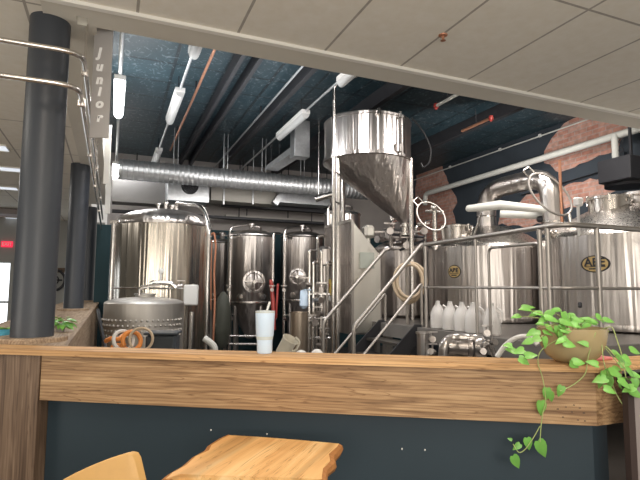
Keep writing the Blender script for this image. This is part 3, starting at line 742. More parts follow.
# cream rectangular duct beyond
t = thing('rectangular_duct', 'long cream rectangular duct right of the galvanised air box', 'duct', on_u(250, 202, 9.5))
a0 = on_u(211, 202, 9.5); a1 = on_u(276, 182, 9.5); c0 = (a0 + a1) / 2
mb = MB(); mb.box(c0 + UX * .2, (abs((a1 - a0).dot(VX)), .4, .42), YAW); obj('body', mb, 'beige_metal', t)
for px in (224, 253):
    p = on_u(px, 193, 9.48); mb = MB(); mb.box(p, (.03, .02, .45), YAW); mb.cyl(p, Vector((p.x, p.y, ZB)), .008, 6); obj('strap', mb, 'galv_flat', t)
t = thing('rectangular_duct', 'dull grey rectangular duct left of the galvanised air box, above the largest tank', 'duct', on_u(140, 202, 9.7))
a0 = on_u(112, 202, 9.7); a1 = on_u(166, 180, 9.7); mb = MB(); mb.box((a0 + a1) / 2 + UX * .2, (abs((a1 - a0).dot(VX)), .4, .45), YAW); obj('body', mb, 'grey_duct', t)
t = thing('rectangular_duct', 'short galvanised duct with a slanted end near the hopper', 'duct', on_u(300, 202, 9.5))
a0 = on_u(279, 205, 9.5); a1 = on_u(330, 188, 9.5); mb = MB(); mb.box((a0 + a1) / 2 + UX * .2, (abs((a1 - a0).dot(VX)), .4, .32), YAW); obj('body', mb, 'galv_flat', t)
mb = MB(); mb.box(on_u(280, 196, 9.35), (.12, .15, .42), 0, mtx=Matrix.Rotation(YAW, 3, 'Z') @ Matrix.Rotation(math.radians(35), 3, 'Y')); obj('slanted_end', mb, 'galv_flat', t)
# cable tray / dark beams on back wall
for k, (x0, x1, y, h, m, lb) in enumerate(((222, 335, 206, .16, 'dark_iron', 'dark steel cable tray below the cream duct'), (112, 345, 211, .05, 'dark_iron', 'long thin dark rail along the back wall above the tanks'), (225, 345, 219, .06, 'beige_metal', 'cream pipe along the back wall behind the fermenters'), (112, 240, 204, .05, 'galv_flat', 'grey pipe above the largest tank'))):
    u = 10.2 + .15 * k; a0 = on_u(x0, y, u); a1 = on_u(x1, y, u); z = (a0.z + a1.z) / 2
    v0 = a0.dot(VX); v1_ = a1.dot(VX); zz = on_u(112 if k == 1 else 270, y, u).z
    mb = slab_uv(v0, v1_, u - .08, u + .08, zz - h / 2, zz + h / 2)
    tt = thing('cable_tray' if k == 0 else 'wall_rail', lb, 'rail', W(v0, u, zz))
    obj('run', mb, m, tt)
    for kk in range(3):
        v = v0 + (v1_ - v0) * (kk + .5) / 3; s_ = MB(); s_.cyl(W(v, u, zz), W(v, u, ZB), .012, 6); obj('hanger', s_, 'dark_iron', tt)
# suspended rectangular duct box + tray
t = thing('duct_box', 'upright galvanised rectangular duct box hanging in front of the dark ceiling', 'duct', at(299, 158, 7.9))
p = at(300, 140, 7.9); mb = MB(); mb.box(p, (.26, .22, .60), YAW, bev=.006); obj('body', mb, 'galv_flat', t)
q = at(278, 158, 8.3); dd = (at(291, 151, 8.0) - at(266, 168, 8.7)); mb = MB(); mb.extr([at(266, 170, 8.75), at(292, 153, 7.95), at(292, 146, 7.95), at(266, 166, 8.75)], VX * .22); obj('tray', mb, 'galv_flat', t)
mb = MB(); mb.cyl(p + Vector((0, 0, .28)), Vector((p.x, p.y, ZB)), .012, 6)
for x in (271, 279): pp = at(x, 160, 8.4); mb.ring(pp + Vector((0, 0, .25)), .05, .007, VX, 16, 6); mb.cyl(pp, pp + Vector((0, 0, .22)), .006, 6)
obj('hanger', mb, 'black', t)

# wall pipes on right wall
a0 = on_v(425, 194, VW - .25); a1 = on_v(655, 124, VW - .25)
t = thing('wall_pipe', 'long pale pipe sloping up the brick wall with a short drop', 'pipe', a0)
mb = MB(); mb.tube([a0 + Vector((0, 0, -.25)), a0, a1], .052, bend=.15, seg=12); obj('run', mb, 'insul', t)
b0 = on_v(614.5, 135, VW - .3); b1 = on_v(615, 170, VW - .3); mb = MB(); mb.cyl((b0.x, b0.y, b0.z), (b0.x, b0.y, b1.z), .045, 12); obj('drop', mb, 'insul', t)
mb = MB()
for y in (141, 150, 158): mb.ring(on_v(621, y, VW - .3), .03, .008, VX, 10, 6)
obj('hook', mb, 'dark_iron', t)
t = thing('wall_conduit', 'thin pale conduit on the right wall above the long pale pipe', 'conduit', on_v(415, 179, VW - .03))
mb = MB(); mb.cyl(on_v(413, 180.5, VW - .03), on_v(606, 113, VW - .03), .012, 8); obj('run', mb, 'insul', t)
for px, py in ((450, 167), (500, 149.5), (540, 135.5)):
    mb = MB(); mb.box(on_v(px, py, VW - .02), (.03, .05, .05), YAW); obj('clamp', mb, 'white', t)
t = thing('plaster_band', 'dark navy painted strip of wall left between the two brick areas', 'plaster_band', on_v(560, 182, VW - .1))  # unexposed navy wall paint between the bricks, modelled as a raised bar
a0 = on_v(520, 190, VW - .08); a1 = on_v(624, 158, VW - .08); mb = MB(); mb.extr([a0 + Vector((0, 0, -.09)), a0 + Vector((0, 0, .09)), a1 + Vector((0, 0, .09)), a1 + Vector((0, 0, -.09))], VX * .075); obj('run', mb, 'navy', t)
# dark box upper right
a0 = on_v(620, 182, VW - .2); t = thing('vent_hood', 'dark blue-grey hanging duct box at the right edge over the kettle', 'duct', a0)
mb = MB(); mb.box(on_v(632, 172, VW - .5), (.7, .45, .30), YAW, bev=.01); obj('body', mb, 'dark_iron', t)
mb = MB(); mb.lathe([(.26, 0), (.26, .05), (.22, .08)], on_v(627, 187, VW - .5), 24, (0, 0, 1)); obj('collar', mb, 'dark_iron', t)
mb = MB(); hp = on_v(632, 172, VW - .5); mb.box(Vector((hp.x, hp.y, (hp.z + ZB) / 2)), (.03, .03, ZB - hp.z), YAW); obj('hanger', mb, 'dark_iron', t)
# sprinkler branches
for (x0, y0, x1, y1, lb) in ((436, 106, 460, 93, 'short pale sprinkler pipe with red end close under the ceiling edge'), (462, 131, 491, 118, 'short pale sprinkler pipe with red end farther from the ceiling edge')):
    z = 3.86; p0_ = atz(x0, y0, z); p1_ = atz(x1, y1, z)
    t = thing('sprinkler_pipe', lb, 'sprinkler pipe', p0_); mb = MB(); mb.cyl(p0_, p1_, .022, 10); obj('run', mb, 'insul' if x0 == 436 else 'copper', t)
    e = p0_ if x0 == 436 else p1_
    mb = MB(); mb.lathe([(.03, -.03), (.035, 0), (.03, .03)], e, 12); mb.ball(e + Vector((0, 0, -.035)), .02); obj('coupling', mb, 'red', t)
    mb = MB(); mb.cyl((p0_ + p1_) / 2, (p0_ + p1_) / 2 + Vector((0, 0, ZB - z)), .006, 6); obj('hanger', mb, 'dark_iron', t)
# tiny sprinkler head in tiled ceiling
p = atz(443, 35, ZC); t = thing('ceiling_sprinkler', 'tiny copper sprinkler head in the tiled ceiling', 'sprinkler', p)
mb = MB(); mb.lathe([(.03, 0), (.028, -.006), (.01, -.01), (.008, -.035), (.018, -.038)], p, 14); obj('head', mb, 'copper', t)

# ================================================================== PLATFORM, STAIRS AND RAILS
ZD = .97; CU, CV = 2.74, 3.13
dk = thing('platform', 'raised steel brewing platform with grey front edge carrying the kettles', 'platform', W(5, 5))
mb = slab_uv(CV - .06, VW - .02, CU - .06, 8.0, ZD - .03, ZD); obj('deck', mb, 'chequer', dk)
mb = slab_uv(CV - .07, VW - .02, CU - .09, CU - .05, ZD - .20, ZD + .01); q = slab_uv(CV - .09, CV - .05, CU - .09, 8.0, ZD - .14, ZD + .01); mb.add(q.v, q.f); obj('edge_beam', mb, 'concrete', dk)
for v, u in ((CV + .02, CU + .02), (CV + .02, 5.4), (CV + .02, 7.9), (5.0, CU + .02), (6.4, CU + .02)):
    mb = MB(); mb.box(W(v, u, (ZD - .03) / 2), (.09, .09, ZD - .03), YAW); obj('post', mb, 'rail', dk)
ZR = 1.885
rl = thing('guard_rail', 'stainless pipe guard rail around the platform in front of the kettles', 'railing', W(CV, CU, ZD))
rr = .021
mb = MB(); mb.tube([W(CV, 4.60, ZR - .02), W(CV, CU, ZR), W(VW - .4, CU, ZR)], rr, bend=.14, seg=12); obj('top_rail', mb, 'rail', rl)
mb = MB(); mb.tube([W(CV, 4.60, 1.405), W(CV, CU, 1.405), W(VW - .4, CU, 1.405)], .012, bend=.1, seg=10); obj('mid_rail', mb, 'rail', rl)
for v, u in ((CV, 4.55), (CV, 3.74), (CV, 2.98), (CV, 2.90), (3.47, CU), (4.6, CU), (5.8, CU)):
    mb = MB(); mb.cyl(W(v, u, ZD), W(v, u, ZR), .019 if (v, u) != (CV, 3.74) else .015, 12)
    mb.lathe([(.04, 0), (.04, .008), (.02, .012)], W(v, u, ZD), 14); obj('post', mb, 'rail', rl)
g0, g1 = 3.0, 3.60
mb = MB(); mb.tube([W(CV + .03, g1, ZD + .02), W(CV + .03, g1, ZR - .12), W(CV + .03, g0, ZR - .12), W(CV + .03, g0, ZD + .02)], .013, bend=.06, seg=10); obj('gate_frame', mb, 'rail', rl)
# stairs
st = thing('staircase', 'steep steel staircase rising right to the platform', 'stairs', W(2.3, 5.0))
SV0, SV1, SU0, SU1 = 2.29, 3.10, 4.60, 5.38
nst = 5
for k in range(nst):
    z = ZD * (k + 1) / (nst + 1); v = SV0 - .05 + (SV1 - SV0 - .02) * (k + .5) / nst
    mb = MB(); q = slab_uv(v - .12, v + .12, SU0 + .03, SU1 - .03, z - .03, z); mb.add(q.v, q.f); obj('tread', mb, 'chequer', st)
for j, u in enumerate((SU0, SU1)):
    mb = MB(); mb.extr([W(SV0 - .35, u - .01, 0), W(SV0 - .15, u - .01, 0), W(SV1, u - .01, ZD - .12), W(SV1, u - .01, ZD + .04), W(SV1 - .08, u - .01, ZD + .04)], UX * .02); obj('stringer', mb, 'dark_iron', st)
    zn = 1.0
    mb = MB(); mb.tube([W(SV0, u, .0), W(SV0, u, zn + .0), W(CV - .02, u, ZR - .02), W(CV + (.0 if j == 0 else .03), u, ZR - .01)], rr, bend=.06, seg=12); obj('handrail', mb, 'rail', st)
    mb = MB(); mb.tube([W(SV0 + .0, u, .60 - .12 * j), W(CV - .02, u, 1.45 - .12 * j), W(CV - .02, u, 1.0)], .015, bend=.03, seg=10); obj('mid_rail', mb, 'rail', st)
# ================================================================== TANKS
def dome(r, z, h, n=8): return [(r * math.cos(math.pi / 2 * k / n) + 1e-3, z + h * math.sin(math.pi / 2 * k / n)) for k in range(n + 1)]
def valve(parent, p, d, s=1.0, name='valve', m='steel_dark'):
    mb = MB(); d = Vector(d).normalized(); mb.cyl(p, p + d * .07 * s, .022 * s, 12); mb.lathe([(.030 * s, 0), (.030 * s, .012 * s)], p + d * .07 * s, 14, d)
    mb.cyl(p + d * .035 * s, p + d * .035 * s + Vector((0, 0, .06 * s)), .008 * s, 8); mb.box(p + d * .06 * s + Vector((0, 0, .065 * s)), (.10 * s, .02 * s, .012 * s), 0)
    return obj(name, mb, m, parent)
def manway(parent, c, n, R, cross=False):
    mb = MB(); mb.lathe([(R, -.03), (R, .02), (R * 1.08, .025), (R * 1.08, .04), (R * .86, .045), (R * .80, .025), (R * .3, .05), (.004, .055)], c, 28, n); o = obj('manway', mb, 'steel', parent)
    q = Vector(n).normalized(); mb = MB(); up = Vector((0, 0, 1)); sd = q.cross(up).normalized()
    for d_ in (up, sd): mb.cyl(c + q * .06 - d_ * R * .95, c + q * .06 + d_ * R * .95, .013, 8)
    mb.lathe([(.035, .04), (.03, .1)], c, 12, n); obj('clamp_bar', mb, 'pipe', o)
    return o

# --- largest tank, left
c = at(163, 286, 8.3); c.z = 0; r = .755
t = thing('brite_tank', 'largest stainless tank on the left with a domed lid and reflected amber streaks', 'tank', c)
zs = at(163, 226, 8.3).z
mb = MB(); mb.lathe([(.3, .28), (r * .8, .34), (r, .45), (r, zs)], c, 64); obj('shell', mb, 'steel_warm', t)
mb = MB(); mb.lathe([(r + .012, zs - .03), (r + .02, zs), (r + .012, zs + .03)] + dome(r * .99, zs + .03, .24), c, 64); obj('lid', mb, 'steel', t)
for dx, h in ((-.12, .10), (.0, .13), (.10, .09)):
    mb = MB(); p = c + VX * dx + Vector((0, 0, zs + .25)); mb.cyl(p, p + Vector((0, 0, h)), .028, 12); mb.lathe([(.05, h), (.05, h + .02)], p, 14); obj('port', mb, 'pipe', t)
mb = MB(); p0_ = c + VX * .16 - UX * .1 + Vector((0, 0, zs + .20)); p3 = at(206, 345, 7.55)
mb.tube([p0_, p0_ + Vector((0, 0, .19)), at(203, 206, 7.7), Vector((p3.x, p3.y, zs - .1)), Vector((p3.x, p3.y, .25))], .036, bend=.22, seg=12); obj('vent_pipe', mb, 'pipe', t)
for k in range(4):
    a = .8 + k * math.pi / 2; mb = MB(); p = c + Vector((math.cos(a), math.sin(a), 0)) * r * .8; mb.cyl((p.x, p.y, 0), (p.x, p.y, .45), .05, 12); obj('leg', mb, 'steel', t)
fr = (EYE - c); fr.z = 0; fr.normalize()
mb = MB(); g = at(161, 271, 7.5); mb.ball(g, .045, 1, .4, 1); mb.cyl(g, g - Vector((0, 0, .16)), .012, 8); obj('gauge', mb, 'white', t)
mb = MB(); ya = 1.37
a_, b_ = at(110, 289, 7.42), at(199, 290, 7.42); mb.cyl((a_.x, a_.y, ya), (b_.x, b_.y, ya), .012, 8)
mb.tube([at(148, 289, 7.40), at(151, 282, 7.40), at(172, 283, 7.42), at(176, 288, 7.42)], .03, bend=.06, seg=10); obj('spray_pipe', mb, 'pipe', t)
valve(t, at(176, 286, 7.44), (1, 0, 0), 1.2)
# white box on tank
p = at(191, 295, 7.36); tt = thing('control_box', 'pale grey plastic box hanging on the front of the largest tank', 'box', p)
mb = MB(); mb.box(p, (.205, .08, .30), .1, bev=.015); obj('body', mb, 'white', tt)
mb = MB(); mb.tube([p + Vector((0, .02, .14)), p + Vector((0, .08, .16)), Vector((p.x + .04, p.y + .12, 1.37))], .01, seg=6); obj('bracket', mb, 'pipe', tt)
# tall pipe left of tank
p = at(110.5, 300, 7.0)
tt = thing('standpipe', 'bright vertical pipe standing left of the largest tank', 'pipe', (p.x, p.y, 0))
mb = MB(); zt = at(114, 222, 7.0).z; mb.cyl((p.x, p.y, .0), (p.x, p.y, zt), .032, 14); obj('run', mb, 'pipe', tt)
mb = MB(); mb.lathe([(.06, 0), (.07, .03), (.06, .1), (.035, .14)], (p.x, p.y, 1.0), 14); mb.cyl((p.x, p.y, 1.06), (p.x + .02, p.y - .2, 1.0), .035, 12); obj('fitting', mb, 'pipe', tt)
mb = MB(); mb.box((p.x, p.y, zt), (.10, .06, .05)); mb.ball((p.x + .07, p.y, zt), .03); obj('clamp', mb, 'pipe', tt)
# --- jacketed vessel in front
c = at(145, 300, 6.45); c.z = 0; r = .485
t = thing('jacketed_vessel', 'low dimple-jacketed steel vessel in front of the largest tank', 'tank', c)
zs = at(145, 303, 6.45).z
mb = MB(); mb.lathe([(r * .9, .12), (r, .16), (r, zs)] + [(x, z) for x, z in dome(r, zs, .08)], c, 48); obj('shell', mb, 'vessel', t)
mb = MB(); dim = []
zc0, zc1 = at(145, 337, 6.0).z, at(145, 321, 6.0).z
rows_ = 4
for i in range(rows_):
    for k in range(24):
        a = -math.pi + (k + .5 * (i % 2)) * math.pi / 24 - .05
        mb.ball(c + Vector((math.cos(a) * (r + .004), math.sin(a) * (r + .004), zc0 + (zc1 - zc0) * i / (rows_ - 1))), .017, 1, 1, 1, 8, 4)
o = obj('dimple_jacket', mb, 'vessel', t); o['kind'] = 'stuff'
mb = MB(); mb.lathe([(.12, zs + .05), (.12, zs + .10), (.135, zs + .105), (.135, zs + .12), (.02, zs + .125)], c, 28); obj('manway', mb, 'vessel', t)
mb = MB(); mb.tube([c + Vector((.0, -.2, zs + .1)), c + Vector((.0, -.2, zs + .2)), c + Vector((.25, -.2, zs + .24))], .02, bend=.05); obj('port', mb, 'pipe', t)
for k in range(4):
    a = .8 + k * math.pi / 2; mb = MB(); p = c + Vector((math.cos(a), math.sin(a), 0)) * r * .8; mb.cyl((p.x, p.y, 0), (p.x, p.y, .16), .03, 10); obj('leg', mb, 'vessel', t)

# --- cart with tote and hoses
Dk = 4.6
pc3 = at(145, 350, Dk); zk = pc3.z - .02
t = thing('equipment_cart', 'low steel cart behind the wood cap holding hoses and a dark tote', 'cart', (pc3.x, pc3.y, 0))
mb = MB(); mb.box((pc3.x, pc3.y, zk - .015), (.86, .42, .03), .1, bev=.004); obj('top', mb, 'steel', t)
for sx in (-1, 1):
    for sy in (-1, 1): mb = MB(); mb.box((pc3.x + sx * .38, pc3.y + sy * .15 + sx * .038, (zk - .03) / 2), (.03, .03, zk - .03)); obj('leg', mb, 'rail', t)
p = at(163, 341, Dk); tt = thing('tote', 'dark blue-grey plastic tote among the hoses left of the tumbler', 'tote', (p.x, p.y, zk))
w = .26; mb = MB(); h = at(163, 331.5, Dk).z - zk; mb.box((p.x, p.y, zk + h / 2 - .01), (w, .24, h - .02), .1, bev=.02); obj('body', mb, 'tote', tt)
mb = MB(); mb.box((p.x, p.y, zk + h - .01), (w + .03, .27, .02), .1, bev=.006); obj('rim', mb, 'tote', tt)
def hosecoil(label, m, px, py, R, r_, axis, D, turns=1, cat='hose'):
    p = at(px, py, D); mb = MB(); pts = []
    ax = Vector(axis).normalized(); x = ax.orthogonal().normalized(); y = ax.cross(x)
    nn = 28 * turns
    for k in range(nn + 1):
        a = 2 * math.pi * k / 28; rr_ = R * (1 + .04 * math.sin(a * .7 + turns))
        pts.append(p + (x * math.cos(a) + y * math.sin(a)) * rr_ + ax * (.022 * k / 28))
    mb.tube(pts, r_, seg=8)
    return tag(obj('hose_coil', mb, m, org=p), label, cat)
hosecoil('tan hose loop standing upright left of the dark tote', 'tanhose', 141, 339, .095, .012, (.25, -1, .1), Dk - .24)
hosecoil('milky white hose loop leaning between the orange hoses', 'clearhose', 123, 341, .085, .017, (1, -.9, .5), Dk - .22)
hosecoil('orange hose loop left of the tan upright loop', 'orange', 131, 341, .08, .02, (1, -1.2, .5), Dk - .20, 1)
mb = MB(); mb.tube([at(106, 341, Dk - .1), at(112, 338, Dk - .15), at(118, 340, Dk - .1), at(124, 335, Dk), at(131, 333, Dk + .05)], .021, bend=.05); mb.tube([at(112, 348, Dk - .2), at(118, 346, Dk - .2), at(124, 347, Dk - .15)], .026)
tag(obj('hose', mb, 'orange', org=at(115, 345, Dk)), 'short orange hose lying at the left end of the hose pile', 'hose')
# --- slanted steel support, black brace near half wall
mb = MB(); mb.tube([at(98, 310, 6.0), at(100, 322, 5.8), at(106, 350, 5.4)], .02); tag(obj('dark_brace', mb, 'black', org=at(106, 350, 5.4)), 'thin dark slanting hose beside the left half wall', 'hose')
mb = MB(); p = at(190, 345, 6.6); q_ = at(192, 312, 6.6); mb.cyl((p.x, p.y, 0), q_, .035, 12); tag(obj('drain_pipe', mb, 'pipe', org=(p.x, p.y, 0)), 'bright short upright pipe end right of the jacketed vessel', 'pipe')
# brown hose
mb = MB(); mb.tube([at(210, 236, 8.2), at(214, 232, 8.2), at(216, 245, 8.15), at(214, 275, 8.1), at(215, 300, 8.0), at(213, 345, 7.8)], .016, bend=.1)
tag(obj('hanging_hose', mb, 'redhose', org=at(213, 345, 7.8)), 'rust coloured hose hanging right of the largest tank', 'hose')
mb = MB(); mb.tube([at(212, 240, 8.3), at(211, 270, 8.2), at(211, 310, 8.1)], .010, bend=.1); tag(obj('hanging_hose', mb, 'redhose', org=at(211, 310, 8.1)), 'thin rusty hose beside the rust coloured hose', 'hose')

# --- fermenters at the back
def fermenter(px, D, rpx, ytop, ybot, label, mansz=11, manpx=None, m='steel'):
    c = at(px, 286, D); c.z = 0; r = rpx / F * D
    zt = at(px, ytop, D).z; zb_ = at(px, ybot, D).z
    t = thing('fermenter', label, 'tank', c, 'conical fermenters along the back wall')
    mb = MB(); mb.lathe([(.06, max(.3, zb_ - r * 1.5)), (r, zb_), (r, zt)] + dome(r, zt, r * .3), c, 48); obj('shell', mb, m, t)
    mb = MB(); mb.lathe([(r + .008, zt - .02), (r + .015, zt), (r + .008, zt + .02)], c, 48); mb.lathe([(r + .006, zb_ - .02), (r + .01, zb_), (r + .006, zb_ + .02)], c, 48); obj('weld_band', mb, 'pipe', t)
    fr = (EYE - c); fr.z = 0; fr.normalize(); sd = Vector((-fr.y, fr.x, 0))
    if mansz:
        mp = at(manpx[0], manpx[1], D - r); off_ = mp - c; z = off_.z; off_.z = 0
        dirn = off_.normalized(); manway(t, c + dirn * (r - .0) + Vector((0, 0, z)), dirn, mansz / F * (D - r))
    mb = MB(); tp = c + Vector((0, 0, zt + r * .28)); mb.cyl(tp, tp + Vector((0, 0, .10)), .05, 14); mb.lathe([(.08, .10), (.08, .13), (.02, .16)], tp, 16); mb.ring(tp + Vector((.1, -.05, .03)), .09, .014, (0, .4, 1)); obj('top_fitting', mb, 'steel_dark', t)
    pz = c + sd * (r * 1.0) * -1 + fr * (r * .5)
    mb = MB(); mb.tube([tp + Vector((0, 0, .1)), tp + Vector((-.15, -.1, .2)), c + fr * r * .7 - sd * -r * .78 + Vector((0, 0, zt + .15)), c + fr * r * .7 + sd * r * .80 + Vector((0, 0, zb_ + .1))] if False else
        [tp + Vector((0, 0, .12)), Vector((c.x - r * .80, c.y - r * .70, zt + .16)), Vector((c.x - r * .80, c.y - r * .70, .5))], .024, bend=.12); obj('cleaning_pipe', mb, 'pipe', t)
    for a in (-2.2, -.9, .7, 2.4):
        mb = MB(); q = c + Vector((math.cos(a), math.sin(a), 0)) * r * .86; mb.cyl((q.x, q.y, 0), (q.x, q.y, zb_), .035, 10); obj('leg', mb, 'steel', t)
    for sx in (-.35, .45):
        a = math.atan2(fr.y, fr.x) + sx * 1.1; q = c + Vector((math.cos(a), math.sin(a), 0)) * r + Vector((0, 0, zb_ + .10)); mb = MB(); mb.lathe([(.05, 0), (.05, .03), (.062, .032), (.062, .045), (.01, .05)], q, 14, (math.cos(a), math.sin(a), 0)); obj('port', mb, 'pipe', t)
    return t, c, r
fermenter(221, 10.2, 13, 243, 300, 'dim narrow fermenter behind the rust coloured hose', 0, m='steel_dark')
fermenter(250.5, 9.6, 23.5, 237, 302, 'fermenter with a round cross-barred manway above the tumbler', 10.5, (254, 282))
fermenter(302, 10.15, 21.5, 238, 300, 'fermenter right of the red hose with a small round manway', 8, (298, 277))
fermenter(342, 9.5, 18, 215, 300, 'tall pale fermenter behind the hopper legs', 0)
mb = MB(); mb.tube([at(271, 280, 8.9), at(273, 300, 8.8), at(274, 330, 8.7)], .035, seg=10); mb.tube([at(278, 284, 8.9), at(277, 300, 8.8), at(276, 318, 8.8)], .02)
tag(obj('red_hose', mb, 'red', org=at(274, 330, 8.7)), 'bright red hose hanging between the two middle fermenters', 'hose')
# pipes between the fermenters
for (x, y0, y1, D, lb) in ((229, 236, 330, 8.9, 'thin vertical pipe left of the cross-barred fermenter'), (272, 233, 330, 8.9, 'thin vertical pipe right of the cross-barred fermenter'), (284, 238, 330, 8.8, 'thin vertical pipe left of the right fermenter'), (317, 236, 350, 7.6, 'vertical pipe with square bend left of the hopper legs')):
    a0 = at(x, y1, D); zt = at(x, y0, D).z; mb = MB()
    if x == 317: mb.tube([(a0.x, a0.y, 0), (a0.x, a0.y, zt), (a0.x + .24, a0.y + .1, zt)], .028, bend=.06)
    else: mb.tube([(a0.x, a0.y, 0), (a0.x, a0.y, zt), (a0.x + .1, a0.y + .25, zt + .02)], .022, bend=.06)
    tt = thing('riser_pipe', lb, 'pipe', (a0.x, a0.y, 0)); obj('run', mb, 'pipe', tt)
    valve(tt, Vector((a0.x, a0.y - .03, 1.35)), (0, -1, 0), 1.1); valve(tt, Vector((a0.x, a0.y - .03, .85)), (1, -1, 0), 1.1)
# cloudy hanging bag / cone
c = at(223, 305, 8.4); t = thing('hop_bag', 'cloudy dark green sack hanging below the dim narrow fermenter', 'bag', at(223, 345, 8.4))
mb = MB(); mb.lathe([(.03, .22), (.09, .12), (.13, -.05), (.14, -.35), (.11, -.62), (.05, -.70)], c, 20); obj('sack', mb, 'bag', t)
mb = MB(); mb.cyl(c + Vector((0, 0, .2)), c + Vector((0, 0, .35)), .01, 6); obj('cord', mb, 'black', t)

# --- filter housing, mugs/hose, tubs at centre
p = at(299, 352, 5.4); zt = at(299, 313, 5.4).z
t = thing('filter_housing', 'brownish open steel cylinder standing right of the tumbler', 'canister', (p.x, p.y, .0))
mb = MB(); mb.lathe([(.095, .45), (.097, .5), (.097, zt), (.103, zt + .002), (.103, zt + .012), (.093, zt + .012), (.088, zt - .04), (.085, .6)], (p.x, p.y, 0), 28); obj('body', mb, 'cyl', t)
for k in range(3):
    a = k * 2.1; mb = MB(); mb.cyl((p.x + .08 * math.cos(a), p.y + .08 * math.sin(a), 0), (p.x + .08 * math.cos(a), p.y + .08 * math.sin(a), .47), .014, 8); obj('leg', mb, 'pipe', t)
def shelf_at(px, py, D, w, dep, label):
    p = at(px, py, D); t = thing('steel_table', label, 'table', (p.x, p.y, 0)); mb = MB(); mb.box((p.x, p.y, p.z - .015), (w, dep, .03), .05, bev=.004); obj('top', mb, 'steel', t)
    for sx in (-1, 1):
        for sy in (-1, 1): mb = MB(); mb.cyl((p.x + sx * w * .44, p.y + sy * dep * .4, 0), (p.x + sx * w * .44, p.y + sy * dep * .4, p.z - .03), .015, 8); obj('leg', mb, 'rail', t)
    return p
sp_ = shelf_at(300, 358, 3.6, .62, .34, 'low steel table just behind the wood cap right of the tumbler')
zk = sp_.z
p = at(289, 350, 3.65); t = thing('measuring_jug', 'off-white plastic jug tipped over beside the tumbler', 'jug', (p.x, p.y, zk))
mb = MB(); ax = Vector((.45, -.25, .75)).normalized(); mb.lathe([(.035, 0), (.048, .01), (.055, .13), (.062, .135), (.058, .14), (.045, .12), (.035, .02)], Vector((p.x - .055, p.y, zk + .018)), 20, ax); obj('body', mb, mat('cream_plastic', (.52, .49, .41), .5, 0, .1), t)
mb = MB(); q = Vector((p.x - .005, p.y - .02, zk + .11)); mb.tube([q + Vector((.05, 0, .03)), q + Vector((.085, 0, 0)), q + Vector((.05, 0, -.07)), q + Vector((.0, 0, -.06))], .009, bend=.03); obj('handle', mb, mat('cream_plastic', (.52, .49, .41), .5, 0, .1), t)
for px, lb in ((301, 'small white domed tub lid, left one of two behind the cap'), (317, 'small white domed tub lid, right one of two behind the cap')):
    p = at(px, 356, 3.55); mb = MB(); mb.lathe([(.045, 0), (.05, .02)] + dome(.046, .02, .042 if px == 301 else .05, 5), (p.x, p.y, zk), 20); tag(obj('tub', mb, 'white', org=(p.x, p.y, zk)), lb, 'tub')

# --- pump manifold between fermenters and cabinet
p = at(318, 340, 6.6)
t = thing('pump_manifold', 'cluster of steel valves and pipes left of the yellow-red switch', 'manifold', (p.x, p.y, 0))
for x in (309, 313, 321, 327):
    q = at(x, 300, 6.6); mb = MB(); z0, z1 = .1, at(x, random.choice((262, 250, 270)), 6.6).z; mb.tube([(q.x, q.y, z0), (q.x, q.y, z1), (q.x + .08, q.y + .12, z1)], .022, bend=.04); obj('riser', mb, 'pipe', t)
for y in (294, 318, 338):
    q0, q1 = at(306, y, 6.6), at(330, y, 6.6); mb = MB(); mb.cyl(q0, (q1.x, q0.y, q0.z), .02, 10); obj('crossbar', mb, 'pipe', t)
for x, y in ((310, 285), (315, 300), (324, 290), (312, 322), (322, 314), (327, 335), (318, 345)): valve(t, at(x, y, 6.5), (random.uniform(-1, 1), -1, 0), 1.4)
for x, y, r_ in ((325, 257, .1), (322, 292, .085)):
    q = at(x, y, 6.7); mb = MB(); mb.lathe([(r_ * .8, -.12), (r_, -.1), (r_, .1), (r_ * .6, .14)], q, 20); mb.cyl(Vector((q.x, q.y, 0)), q, .02, 8); obj('separator', mb, 'steel', t)
mb = MB(); q = at(304, 290, 6.5); mb.lathe([(.04, 0), (.05, -.02), (.055, -.2), (.02, -.24)], q, 16); mb.cyl(q, Vector((p.x - .1, p.y, q.z)), .012, 6); obj('sight_glass', mb, 'ice', t)

# ================================================================== CABINET, HOPPER, MASH VESSEL
# cabinet in UV: v 2.76..3.08, u 5.57..6.45
t = thing('control_cabinet', 'tall steel cabinet with a slanted top and pale face under the hopper', 'cabinet', W(2.9, 6.0))
z0, z1, v0, v1_, u0, u1 = .82, 2.24, 2.765, 3.06, 5.60, 6.45
P = [(v0, z0), (v1_ + .12, z0), (v1_ + .12, 1.80), (v0 + .0, z1)]
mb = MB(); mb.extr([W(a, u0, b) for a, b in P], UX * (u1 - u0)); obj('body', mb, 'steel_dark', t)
mb = MB(); mb.extr([W(a, u0 - .012, b) for a, b in ((v0 + .015, z0 + .02), (v1_ + .1, z0 + .02), (v1_ + .1, 1.80), (v0 + .015, z1 - .03))], UX * .011); obj('door', mb, 'lightface', t)
mb = MB(); mb.box(W(v0 + .2, u0 - .02, 1.74), (.2, .015, .20), YAW); obj('label_plate', mb, mat('pale_green_plate', (.33, .35, .31), .5), t)
mb = MB(); mb.box(W(v0, u0 - .008, (z0 + z1) / 2), (.03, .03, z1 - z0), YAW); mb.box(W(v0 - .005, (u0 + u1) / 2, z1), (.03, u1 - u0, .04), YAW); obj('edge_trim', mb, 'rail', t)
mb = MB(); ps = W(v0 - .02, 6.3, 1.43); mb.lathe([(.045, 0), (.045, .04), (.03, .06)], ps, 16, -VX); sw = obj('switch_knob', mb, 'red', t); sw['label'] = 'red rotary switch'
mb = MB(); mb.box(W(v0 - .006, 6.3, 1.40), (.012, .14, .22), YAW); obj('switch_plate', mb, mat('yellow_plate', (.65, .48, .12), .5), t)
mb = MB(); mb.box(W(v0 - .006, 6.3, 1.25), (.014, .1, .07), YAW); obj('tag_plate', mb, 'white', t)
